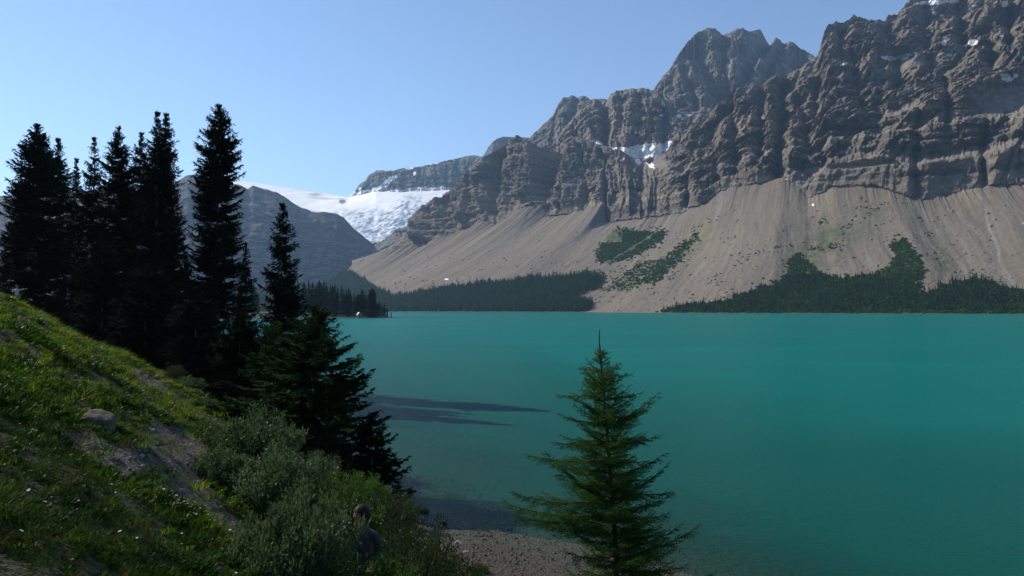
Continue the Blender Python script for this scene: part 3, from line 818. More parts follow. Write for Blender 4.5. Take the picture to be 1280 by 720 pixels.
def ground_material():
    m = new_mat("hillside_ground")
    t = NT(m)
    p = t.pos()
    dirt = t.attr("dirt").outputs['Fac']
    beach = t.attr("beach").outputs['Fac']
    wet = t.attr("wet").outputs['Fac']
    soil = t.ramp(t.noise(p, 3.0, 6, 0.65), [(0.3, (.012, .014, .006)), (0.55, (.03, .036, .012)), (0.75, (.055, .058, .022))])
    grit = t.n("ShaderNodeTexVoronoi", inp={'Vector': p, 'Scale': 16.0})
    grit2 = t.n("ShaderNodeTexVoronoi", inp={'Vector': p, 'Scale': 42.0})
    gc = t.mix(.5, t.ramp(grit.outputs['Color'], [(0.2, (.036, .033, .027)), (0.6, (.085, .076, .062)), (0.9, (.17, .155, .13))]),
               t.ramp(t.noise(p, 1.4, 6, 0.7), [(0.3, (.038, .033, .025)), (0.7, (.105, .092, .073))]))
    pebc = t.mix(.45, t.ramp(grit2.outputs['Color'], [(0.2, (.028, .022, .017)), (0.6, (.066, .053, .041)), (0.9, (.13, .107, .085))]),
                 t.ramp(t.noise(p, 0.9, 5, 0.6), [(0.3, (.05, .039, .03)), (0.7, (.10, .081, .063))]))
    pebc = t.mix(t.math('MULTIPLY', wet, .6), pebc, (.062, .098, .075))
    c = t.mix(dirt, soil, gc)
    c = t.mix(beach, c, pebc)
    h = t.math('ADD', grit.outputs['Distance'], t.math('MULTIPLY', grit2.outputs['Distance'], .5))
    nrm = t.bump(h, .7, .05)
    t.out(t.bsdf(c, .9, nrm, .15))
    return m

def axis(segs):
    out = []
    for a, b, st in segs:
        out.append(np.arange(a, b, st))
    out.append([segs[-1][1]])
    return np.concatenate(out)

def build_near_ground():
    xs = axis([(-1200, -300, 60), (-300, -110, 8), (-110, -60, 2), (-60, -30, .6), (-30, 10, .13), (10, 26, .5), (26, 60, 3), (60, 400, 40)])
    ys = axis([(-300, -40, 30), (-40, -4, 3), (-4, 34, .13), (34, 60, .35), (60, 120, 1.2), (120, 300, 8), (300, 620, 14), (620, 1700, 60)])
    X, Y = np.meshgrid(xs, ys)
    x, y = X.ravel(), Y.ravel()
    z = ground_z(x, y)
    sd = shore_d(x, y)
    dm = dirt_mask(x, y)
    z = z - .05 * dm
    me = mesh_np("hillside", np.stack([x, y, z], 1), grid_faces(len(xs), len(ys)), [ground_material()], True,
                 {"dirt": dm, "beach": sst(6.5, 4.5, sd + 1.6 * fbm(x / 3, y / 3, 2, 3)) * (z < 1.6), "wet": sst(.35, -.1, z)})
    put("hillside", me, kind="structure", label="steep turf bank with bare gravel patches above the lake")
build_near_ground()

# ================================================================== the lake
def water_material():
    m = new_mat("glacial_water")
    t = NT(m)
    p = t.pos()
    depth = t.attr("depth").outputs['Fac']
    # ripples: small wind waves
    w1 = t.noise(t.mapping(p, (1, 1.9, 1)), 2.4, 3, .6)
    w2 = t.noise(t.mapping(p, (1, 2.2, 1)), .22, 4, .55)
    h = t.math('ADD', t.math('MULTIPLY', w1, .15), t.math('MULTIPLY', w2, .18))
    nrm = t.bump(h, 1.0, 1.0)
    silt_sheen = t.ramp(t.noise(t.mapping(p, (.5, 2.2, 1)), .03, 5, .6), [(0.35, (.001, .122, .106)), (0.65, (.002, .142, .126))])
    off = t.attr('offshore').outputs['Fac']
    silt_sheen = t.mix(off, t.mix(.75, silt_sheen, t.mix(t.attr('rightside').outputs['Fac'], (.014, .092, .076), (.004, .060, .046))), silt_sheen)  # near water darker: weaker sky reflection put into its colour, besides dark bed
    body = t.n("ShaderNodeBsdfDiffuse", inp={'Color': silt_sheen})
    clear = t.n("ShaderNodeBsdfTransparent", inp={'Color': (.56, .86, .74, 1)})
    glossy = t.n("ShaderNodeBsdfGlossy", inp={'Roughness': .16, 'Normal': nrm, 'Color': (.9, .95, 1, 1)})
    opac = t.ramp(depth, [(0.0, (.03,) * 3), (0.10, (.30,) * 3), (0.30, (.68,) * 3), (0.6, (.92,) * 3), (1.0, (1.0,) * 3)])
    under = t.n("ShaderNodeMixShader", inp={0: opac, 1: clear.outputs[0], 2: body.outputs[0]})
    fr = t.n("ShaderNodeFresnel", inp={'IOR': 1.33, 'Normal': nrm}).outputs[0]
    fr = t.math('MINIMUM', t.math('MULTIPLY', fr, .45), .22)
    sh = t.n("ShaderNodeMixShader", inp={0: fr, 1: under.outputs[0], 2: glossy.outputs[0]})
    t.out(sh.outputs[0])
    return m

def build_lake():
    xs = axis([(-4000, -600, 400), (-600, -100, 40), (-100, -20, 2.5), (-20, 30, .6), (30, 120, 3), (120, 800, 40), (800, 4000, 400)])
    ys = axis([(-600, 0, 60), (0, 60, .6), (60, 160, 2.5), (160, 800, 25), (800, 4200, 200)])
    X, Y = np.meshgrid(xs, ys)
    x, y = X.ravel(), Y.ravel()
    sd = -shore_d(x, y)
    dep = np.clip(sd + 2.0 * fbm(x / 6, y / 6, 3.1, 3) * sst(1, 6, sd), 0, 60) / (25.0 - 15.5 * sst(-1, 9, x))
    me = mesh_np("lake", np.stack([x, y, np.zeros_like(x)], 1), grid_faces(len(xs), len(ys)), [water_material()], True,
                 {"depth": np.clip(dep, 0, 1), "offshore": sst(3, 75 - 30 * sst(-2, 10, x), sd), "rightside": sst(-2, 6, x)})
    put("lake", me, kind="structure", label="turquoise glacial lake with faint ripples")
build_lake()

# ================================================================== valley floor and base ground
def build_valley():
    m = new_mat("valley_forest_floor")
    t = NT(m)
    p = t.pos()
    c = t.ramp(t.noise(p, .02, 6, .7), [(0.3, (.014, .026, .013)), (0.6, (.03, .046, .02)), (0.8, (.06, .07, .035))])
    t.out(t.bsdf(c, .95, t.bump(t.noise(p, .12, 5, .7), .8, 10.0), .05))
    xs = np.linspace(-2600, 400, 140)
    ys = np.linspace(1640, 5200, 140)
    X, Y = np.meshgrid(xs, ys)
    x, y = X.ravel(), Y.ravel()
    z = -3 + 26 * sst(1680, 2100, y) + 210 * ((np.maximum(y - 1900, 0)) / 3300) ** 1.3 + 10 * fbm(x / 200, y / 200, .7, 4)
    me = mesh_np("valley_floor", np.stack([x, y, z], 1), grid_faces(140, 140), [m], True)
    put("valley", me, kind="structure", label="wooded valley floor behind the lake")
    b = new_mat("distant_ground")
    t = NT(b)
    c = t.ramp(t.noise(t.pos(), .01, 5, .6), [(0.3, (.03, .04, .02)), (0.7, (.08, .08, .06))])
    t.out(t.bsdf(c, .95))
    L = 8100
    me = mesh_np("terrain", [(-L, -L, -12), (L, -L, -12), (L, L, -12), (-L, L, -12)], [(0, 1, 2, 3)], [b])
    put("terrain", me, kind="structure", label="low ground under and around the lake basin")
build_valley()

def build_haze():
    m = new_mat("haze_air")
    t = NT(m)
    v = t.n("ShaderNodeVolumePrincipled", inp={'Color': (.42, .68, 1.0, 1), 'Density': HAZE, 'Anisotropy': .3})
    t.out(v.outputs[0], 1)
    L = 8200
    z0, z1 = -14, 1210
    vs_ = [(x, y, z) for z in (z0, z1) for x, y in ((-L, -L), (L, -L), (L, L), (-L, L))]
    me = mesh_np("haze", vs_, [(3, 2, 1, 0), (4, 5, 6, 7), (0, 1, 5, 4), (1, 2, 6, 5), (2, 3, 7, 6), (3, 0, 4, 7)], [m])
    put("haze", me, kind="stuff", label="thin blue mountain haze")
HAZE = 6.0e-5
build_haze()
# ================================================================== foliage
def needle_material(name, c1, c2, scale=1.2, trans=.25):
    m = new_mat(name)
    t = NT(m)
    p = t.pos()
    nz = t.noise(p, scale, 4, .6)
    if scale < .1:
        nz = t.math('ADD', t.math('MULTIPLY', nz, .55), t.math('MULTIPLY', t.n('ShaderNodeObjectInfo').outputs['Random'], .45))
    c = t.ramp(nz, [(0.3, c1), (0.7, c2)])
    d = t.bsdf(c, .9, None, .02)
    tr = t.n("ShaderNodeBsdfTranslucent", inp={'Color': c})
    mx = t.n("ShaderNodeMixShader", inp={0: trans, 1: d, 2: tr.outputs[0]})
    t.out(mx.outputs[0])
    return m

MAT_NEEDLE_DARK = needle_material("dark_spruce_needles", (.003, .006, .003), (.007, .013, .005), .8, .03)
MAT_NEEDLE_MID = needle_material("green_spruce_needles", (.009, .023, .006), (.024, .048, .011), 1.0, .15)
MAT_NEEDLE_NEAR = needle_material("fresh_spruce_needles", (.026, .075, .013), (.085, .170, .030), 1.6, .35)
MAT_FAR_TREE = needle_material("far_conifer_green", (.022, .056, .020), (.050, .105, .036), .02, .05)
MAT_POINT_TREE = needle_material('point_conifer_green', (.005, .014, .006), (.014, .032, .012), .05, .05)
MAT_SCRUB = needle_material("scrub_green", (.032, .075, .014), (.085, .150, .030), .02, .1)
MAT_BARK = simple_mat("spruce_bark", (.035, .028, .022), (.085, .07, .055), 9, .95, .6, .03)

def tube(pts, rad, sides=6):
    """tapered tube through points -> verts, quads"""
    pts = np.asarray(pts, float); n = len(pts)
    T = np.gradient(pts, axis=0); T /= np.linalg.norm(T, axis=1)[:, None] + 1e-9
    up = np.array([0, 0, 1.0]) if abs(T[0, 2]) < .9 else np.array([1.0, 0, 0])
    X = np.cross(T, up); X /= np.linalg.norm(X, axis=1)[:, None] + 1e-9
    Y = np.cross(T, X)
    a = np.arange(sides) * 2 * np.pi / sides
    V = pts[:, None, :] + np.asarray(rad)[:, None, None] * (np.cos(a)[None, :, None] * X[:, None, :] + np.sin(a)[None, :, None] * Y[:, None, :])
    f = []
    for i in range(n - 1):
        for j in range(sides):
            k = (j + 1) % sides
            f.append((i * sides + j, i * sides + k, (i + 1) * sides + k, (i + 1) * sides + j))
    return V.reshape(-1, 3), np.array(f)

def join(parts):
    V, Fc, o = [], [], 0
    for v, f in parts:
        V.append(v); Fc.append(np.asarray(f) + o); o += len(v)
    return np.concatenate(V), np.concatenate(Fc)

def blades(P, D, Nrm, L, Wd):
    """n slim kites: from P along D, flat across Nrm x D. -> verts, tris"""
    D = D / (np.linalg.norm(D, axis=1)[:, None] + 1e-9)
    Sd = np.cross(D, Nrm); Sd /= np.linalg.norm(Sd, axis=1)[:, None] + 1e-9
    n = len(P)
    L = np.broadcast_to(L, n)[:, None]; Wd = np.broadcast_to(Wd, n)[:, None]
    a = P; b = P + D * L * .42 + Sd * Wd * .5; c = P + D * L; d = P + D * L * .42 - Sd * Wd * .5
    V = np.stack([a, b, c, d], 1).reshape(-1, 3)
    i = np.arange(n) * 4
    return V, np.concatenate([np.stack([i, i + 1, i + 2], 1), np.stack([i, i + 2, i + 3], 1)])

def spruce_crown(H, prof, r, per_m=9, spray=.32, lift=.15, dens=1.0, seed=1, low=.03, gap=.0):
    """sprays of a whole conifer crown. prof(h01)->(left,right,depth radius)"""
    g = np.random.default_rng(seed)
    nb = int(H * per_m)
    h = np.sort(low + (1 - low) * (1 - (1 - g.random(nb)) ** 1.15))
    h = np.clip(h + g.normal(size=nb) * .002, 0, .985)
    az = g.random(nb) * 2 * np.pi
    if gap > 0:
        keep = (fbm(np.cos(az) * 1.5 + h * 9, np.sin(az) * 1.5 + h * 5, seed * .7, 2) > -gap) 
        h, az = h[keep], az[keep]
    nb = len(h)
    Ls = np.array([prof(x) for x in h])                # radius
    asym = 1 + r * fbm(np.cos(az) * 1.2, h * 9 + np.sin(az) * 1.2, seed * 1.3, 3)
    Ln = np.maximum(Ls * asym * (0.75 + .35 * g.random(nb)), .12)
    sub = np.maximum((Ln / (spray * .30) * dens).astype(int), 3)
    bi = np.repeat(np.arange(nb), sub)
    s = np.concatenate([np.linspace(.12, 1, k) for k in sub])
    dirx, diry = np.cos(az[bi]), np.sin(az[bi])
    up0 = lift * (h[bi] * 2.2 - .75)                    # upper boughs rise, lower ones sag
    zoff = Ln[bi] * (up0 * s - .30 * s * (1 - h[bi]) + .26 * s ** 3) + g.normal(size=len(bi)) * .02
    bx, by, bz = dirx * Ln[bi] * s, diry * Ln[bi] * s, h[bi] * H + zoff
    base = np.stack([bx, by, bz], 1)
    V, Fc = [], []
    slopez = (up0 - .30 * (1 - h[bi]) + .78 * s ** 2)
    out = np.stack([dirx, diry, slopez], 1)
    side = np.stack([-diry, dirx, np.zeros_like(dirx)], 1)
    for sg in (-1, 1, 0):
        k = len(bi)
        if sg == 0:
            D = out * 1.0 + g.normal(size=(k, 3)) * .18 + np.array([0, 0, -.25])
            L = np.minimum(spray, Ln[bi] * .5 + .08) * (.7 + .6 * g.random(k))
        else:
            D = out * .8 + side * sg * (.9 + .3 * g.random(k))[:, None] + g.normal(size=(k, 3)) * .15 + np.array([0, 0, -.12])
            L = np.minimum(Ln[bi] * .42 * (1.15 - s) + np.minimum(spray, Ln[bi] * .5 + .05) * .6, spray * 2.2) * (.7 + .5 * g.random(k))
        N = np.stack([g.normal(size=k) * .35, g.normal(size=k) * .35, np.ones(k)], 1)
        V_, F_ = blades(base, D, N, L, L * .34 + spray * .05)
        V.append((V_, F_))
        # hanging twigs give the boughs their thickness
        hd = np.stack([g.normal(size=k) * .5, g.normal(size=k) * .5, -np.ones(k)], 1) + D * .5
        V.append(blades(base + D * (L * g.random(k))[:, None] * .5, hd, np.stack([dirx, diry, g.normal(size=k) * .3], 1), np.minimum(spray, Ln[bi] * .6 + .05) * (.45 + .5 * g.random(k)), spray * .20))
    # leader
    k = 26
    z = H * (1 - .05 * g.random(k)); 
    a = g.random(k) * 6.28
    D = np.stack([np.cos(a), np.sin(a), .9 + .5 * g.random(k)], 1)
    V.append(blades(np.stack([z * 0, z * 0, z], 1), D, np.tile([0, 0, 1.0], (k, 1)), spray * .42 * (1.2 - (z / H - .95) / .05 * .85), spray * .09))
    return join(V)

def build_spruce(name, label, loc, H, prof, seed, mat, group=None, spray=.32, per_m=9, trunk_r=None, dens=1.0, asym=.35, lift=.15, low=.03, gap=.0, cat="spruce"):
    root = thing(name, label, cat, loc, 0, group)
    tr = trunk_r or H * .011
    g = random.Random(seed)
    zs = np.linspace(-.4, H * .985, 9)
    pts = [(.02 * H * .15 * math.sin(z * .3 + seed), .02 * H * .1 * math.cos(z * .27 + seed), z) for z in zs]
    v, f = tube(pts, [tr * (1.25 if i == 0 else 1) * (1 - i / 8.4) + .008 for i in range(9)], 8)
    put("trunk", mesh_np("trunk", v, f, [MAT_BARK], True), root)
    v, f = spruce_crown(H, prof, asym, per_m, spray, lift, dens, seed, low, gap)
    put("crown", mesh_np("crown", v, f, [mat]), root)
    return root

def mk_prof(pts):
    hs = [p[0] for p in pts]; rs = [p[1] for p in pts]
    return lambda h: float(np.interp(h, hs, rs))

# ---- tall dark spruces on the left bank: (px, py of the tip, distance, half width px, profile kind, label)
P_CONE = [(0, 1.05), (.25, .98), (.5, .78), (.7, .55), (.85, .30), (.95, .11), (1, .02)]
P_COLUMN = [(0, .95), (.2, 1.0), (.45, .92), (.6, .85), (.72, .78), (.8, .82), (.88, .50), (.94, .28), (.98, .12), (1, .02)]
P_BROAD = [(0, 1.0), (.35, 1.0), (.6, .84), (.75, .62), (.88, .38), (.95, .15), (1, .02)]
TALL = [
    (47, 153, 63, 43, P_BROAD, "broad dark spruce standing leftmost in the tall lakeside clump"),
    (73, 171, 67, 17, P_COLUMN, "slim dark spruce pressed against the right of the broad leftmost spruce"),
    (96, 196, 69, 22, P_CONE, "ragged dark spruce in the gap between the leftmost pair and the twin middle spruces"),
    (118, 170, 62, 26, P_CONE, "medium dark spruce just left of the rounder topped middle spruce"),
    (148, 156, 59, 34, P_BROAD, "round topped dark spruce in the middle of the tall clump"),
    (177, 163, 64, 26, P_BROAD, "lower dark spruce tucked behind the left side of the double tipped spruce"),
    (197, 137, 57, 38, P_CONE, "tall dark spruce, left tip of the close double tipped pair"),
    (208, 139, 58, 34, P_CONE, "tall dark spruce, right tip of the close double tipped pair"),
    (274, 128, 60, 34, P_COLUMN, "tallest columnar dark spruce standing alone with sky on both sides"),
    (307, 302, 62, 20, P_CONE, "short narrow spruce between the tall column and the pointed conical spruce"),
    (353, 252, 49, 34, P_CONE, "neat conical dark spruce standing against the blue mountain"),
    (230, 305, 66, 24, P_CONE, "low dark spruce filling the gap left of the tall columnar spruce"),
    (20, 260, 74, 30, P_CONE, "low dark spruce behind the foot of the broad leftmost spruce"),
    (128, 300, 52, 40, P_BROAD, "low bushy spruce in front of the middle of the tall clump"),
    (182, 330, 47, 44, P_BROAD, "dark bushy spruce at the crest of the grassy bank"),
    (245, 360, 44, 42, P_BROAD, "dark low spruce below the tall columnar spruce"),
    (300, 392, 38, 44, P_BROAD, "dark bushy spruce above the willow shrubs"),
]
for i, (px, py, d, hw, pr, lab) in enumerate(TALL):
    top = W(px, py, d)
    gz = float(ground_z(top[0], top[1], False))
    Hh = top[2] - gz + .1
    hwm = hw / F * d * .93
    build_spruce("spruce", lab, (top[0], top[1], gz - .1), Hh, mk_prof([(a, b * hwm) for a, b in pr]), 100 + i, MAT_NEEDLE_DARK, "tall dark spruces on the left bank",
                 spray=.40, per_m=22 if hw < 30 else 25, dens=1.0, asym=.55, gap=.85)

# nearer green spruces at the foot of the bank
NEARS = [
    (395, 381, 26.5, 92, [(0, 1.0), (.12, 1.0), (.3, .86), (.5, .74), (.65, .6), (.8, .38), (.9, .2), (.97, .08), (1, .03)], "wide dark spruce at the water's edge with drooping right boughs", MAT_NEEDLE_MID, .20, 36),
    (343, 402, 31, 60, [(0, 1.0), (.3, .95), (.55, .75), (.75, .5), (.9, .25), (1, .04)], "shorter green spruce crowding the left of the wide shoreline spruce", MAT_NEEDLE_MID, .22, 17),
    (465, 520, 24.0, 52, [(0, 1.1), (.3, 1.0), (.6, .7), (.85, .35), (1, .05)], "small dark spruce crouched under the right side of the wide shoreline spruce", MAT_NEEDLE_DARK, .15, 40),
    (408, 412, 25.0, 50, [(0, 1.0), (.3, .9), (.5, .72), (.75, .42), (.9, .2), (1, .04)], "lighter green spruce just in front of the wide shoreline spruce", MAT_NEEDLE_MID, .15, 18),
]
for i, (px, py, d, hw, pr, lab, mt, sp, pm) in enumerate(NEARS):
    top = W(px, py, d)
    gz = float(ground_z(top[0], top[1], False))
    hwm = hw / F * d
    build_spruce("spruce", lab, (top[0], top[1], gz - .1), top[2] - gz + .1, mk_prof([(a, b * hwm) for a, b in pr]), 300 + i, mt, "spruces at the foot of the bank", spray=sp, per_m=pm, dens=1.0, asym=.4, lift=.12)

# ---- spruces on the low point across the bay --------------------------------
def point_trees():
    g = np.random.default_rng(77)
    protos = []
    for k in range(5):
        H = 18.0
        hw = [1.7, 2.0, 1.5, 2.2, 1.8][k]
        pr = mk_prof([(a, b * hw) for a, b in (P_CONE, P_COLUMN, P_CONE, P_BROAD, P_COLUMN)[k]])
        cv, cf = spruce_crown(H, pr, .4, 15, .8, .1, .9, 500 + k)
        tv, tf = tube([(0, 0, -1), (0, 0, H * .5), (0, 0, H * .96)], [.24, .15, .04], 5)
        protos.append((mesh_np("trunk", tv, tf, [MAT_BARK], True), mesh_np("crown", cv, cf, [MAT_POINT_TREE])))
    def tree(k, x, y, h, lab, grp):
        z = float(ground_z(x, y, False))
        r = thing("spruce", lab, "spruce", (x, y, z), g.random() * 6.28, grp)
        s = h / 18.0
        r.scale = (s * (.9 + .3 * g.random()), s * (.9 + .3 * g.random()), s)
        put("trunk", protos[k][0], r); put("crown", protos[k][1], r)
    spots = []
    # (px, py tip): silhouettes one can tell apart
    for px, py, hh in [(380, 352, 0), (386, 349, 0), (391, 352, 0), (399, 350, 0), (405, 349, 0), (408, 353, 0), (413, 355, 0), (419, 354, 0), (422, 358, 0), (427, 356, 0), (433, 361, 0), (438, 364, 0), (443, 365, 0), (448, 367, 0), (453, 361, 0),
                       (457, 366, 0), (463, 361, 0), (466, 360, 0), (470, 375, 0), (474, 377, 0), (477, 379, 0), (481, 378, 0), (484, 386, 0), (489, 390, 0), (461, 366, 0), (430, 360, 0), (395, 353, 0), (402, 354, 0), (416, 357, 0), (436, 360, 0), (446, 370, 0), (472, 379, 0), (479, 381, 0), (365, 352, 0), (372, 350, 0), (358, 350, 0), (350, 352, 0)]:
        spots.append((px, py))
    for px, py in spots:
        d = 546 + g.random() * 14 - (0 if px > 470 else 6) + (16 if px < 440 else 0)
        if px >= 484: d = 550
        if 442 < px < 456: d = max(d, 552)
        w = W(px, py, d)
        gz = float(ground_z(w[0], w[1], False))
        tree(int(g.integers(0, 5)), w[0], w[1], w[2] - gz,
             {489: "tiny lone spruce standing apart at the very tip of the low point", 453: "tall pointed spruce just right of the pale roofed hut", 463: "tallest thick spruce near the right end of the wooded point", 484: "short spruce ending the row before the lone one at the tip"}.get(px, "dark spruce among the row on the low wooded point"), "spruces on the low point across the bay")
    n = 0
    while n < 75:
        px = g.uniform(-40, 482); d = g.uniform(556, 640)
        w = W(px, 0, d)
        if shore_d(w[0], w[1]) < 3:
            continue
        h = g.uniform(13, 22) if px < 465 else g.uniform(9, 14)
        tree(int(g.integers(0, 5)), w[0], w[1], h, "dark spruce among the row on the low wooded point", "spruces on the low point across the bay")
        n += 1
    for k in range(12):
        px = g.uniform(412, 484); w = W(px, 0, 545 + g.random() * 5)
        if shore_d(w[0], w[1]) < 1.2 or 440 < px < 458: continue
        tree(int(g.integers(0, 5)), w[0], w[1], g.uniform(4, 9), "small young spruce at the water's edge on the low point", "young spruces on the low point")
point_trees()

# ---- scatter by geometry nodes ----------------------------------------------
def scatter(name, label, P, rot, scl, idx, protos):
    """one stuff object: protos (meshes) instanced on points"""
    pc = bpy.data.collections.new(name + "_kinds")
    for i, (me) in enumerate(protos):
        o = bpy.data.objects.new(name + "_kind_%02d" % i, me)
        pc.objects.link(o)
    me = bpy.data.meshes.new(name)
    me.vertices.add(len(P))
    me.vertices.foreach_set("co", np.asarray(P, np.float32).ravel())
    me.attributes.new("rot", 'FLOAT_VECTOR', 'POINT').data.foreach_set("vector", np.asarray(rot, np.float32).ravel())
    me.attributes.new("scl", 'FLOAT_VECTOR', 'POINT').data.foreach_set("vector", np.asarray(scl, np.float32).ravel())
    me.attributes.new("idx", 'INT', 'POINT').data.foreach_set("value", np.asarray(idx, np.int32).ravel())
    o = put(name, me, kind="stuff", label=label)
    ng = bpy.data.node_groups.new(name + "_scatter", 'GeometryNodeTree')
    ng.interface.new_socket("Geometry", in_out='INPUT', socket_type='NodeSocketGeometry')
    ng.interface.new_socket("Geometry", in_out='OUTPUT', socket_type='NodeSocketGeometry')
    N, Lk = ng.nodes, ng.links
    gi = N.new("NodeGroupInput"); go = N.new("NodeGroupOutput")
    ci = N.new("GeometryNodeCollectionInfo"); ci.inputs[0].default_value = pc
    ci.inputs[1].default_value = True; ci.inputs[2].default_value = True
    ip = N.new("GeometryNodeInstanceOnPoints")
    ip.inputs['Pick Instance'].default_value = True
    def at(nm, ty):
        a = N.new("GeometryNodeInputNamedAttribute"); a.data_type = ty; a.inputs[0].default_value = nm
        return a.outputs[0]
    e = N.new("FunctionNodeEulerToRotation")
    Lk.new(at("rot", 'FLOAT_VECTOR'), e.inputs[0])
    Lk.new(gi.outputs[0], ip.inputs['Points'])
    Lk.new(ci.outputs[0], ip.inputs['Instance'])
    Lk.new(at("idx", 'INT'), ip.inputs['Instance Index'])
    Lk.new(e.outputs[0], ip.inputs['Rotation'])
    Lk.new(at("scl", 'FLOAT_VECTOR'), ip.inputs['Scale'])
    Lk.new(ip.outputs[0], go.inputs[0])
    mod = o.modifiers.new("scatter", 'NODES')
    mod.node_group = ng
    return o

def far_tree_mesh(k, H=12.0):
    g = np.random.default_rng(900 + k)
    parts = []
    hw = [1.9, 2.3, 1.6, 2.6][k % 4]
    n = 44
    h = np.linspace(.05, .93, n); a = g.random(n) * 6.28
    L = hw * (1 - h) ** .8 * (.8 + .5 * g.random(n)) + .25
    D = np.stack([np.cos(a), np.sin(a), np.full(n, -.25)], 1)
    P0 = np.stack([h * 0, h * 0, h * H + .5], 1)
    parts.append(blades(P0, D, np.stack([g.normal(size=n) * .5, g.normal(size=n) * .5, np.ones(n)], 1), L * 1.05, L * .9 + .3))
    tv = np.array([(0.3, 0, 0), (-.15, .26, 0), (-.15, -.26, 0), (0, 0, H)], float)
    parts.append((tv, np.array([(0, 1, 3), (1, 2, 3), (2, 0, 3)])))
    for b in range(3):
        aa = b * 2.09 + g.random()
        r = hw * .55
        tv = np.array([(r * math.cos(aa), r * math.sin(aa), .3), (-r * math.cos(aa), -r * math.sin(aa), .3), (0, 0, H * .97)], float)
        parts.append((tv, np.array([(0, 1, 2)])))
    return join(parts)

def shrub_mesh(k, R_=2.6):
    g = np.random.default_rng(950 + k)
    n = 60
    a = g.random(n) * 6.28; e = np.arcsin(g.random(n)); rr = R_ * (.6 + .4 * g.random(n))
    P0 = np.stack([np.cos(a) * np.cos(e) * rr, np.sin(a) * np.cos(e) * rr, np.sin(e) * rr * .75], 1)
    D = g.normal(size=(n, 3)) + P0 / R_ * .6
    return blades(P0 - D * .4, D, g.normal(size=(n, 3)), 1.7, 1.3)

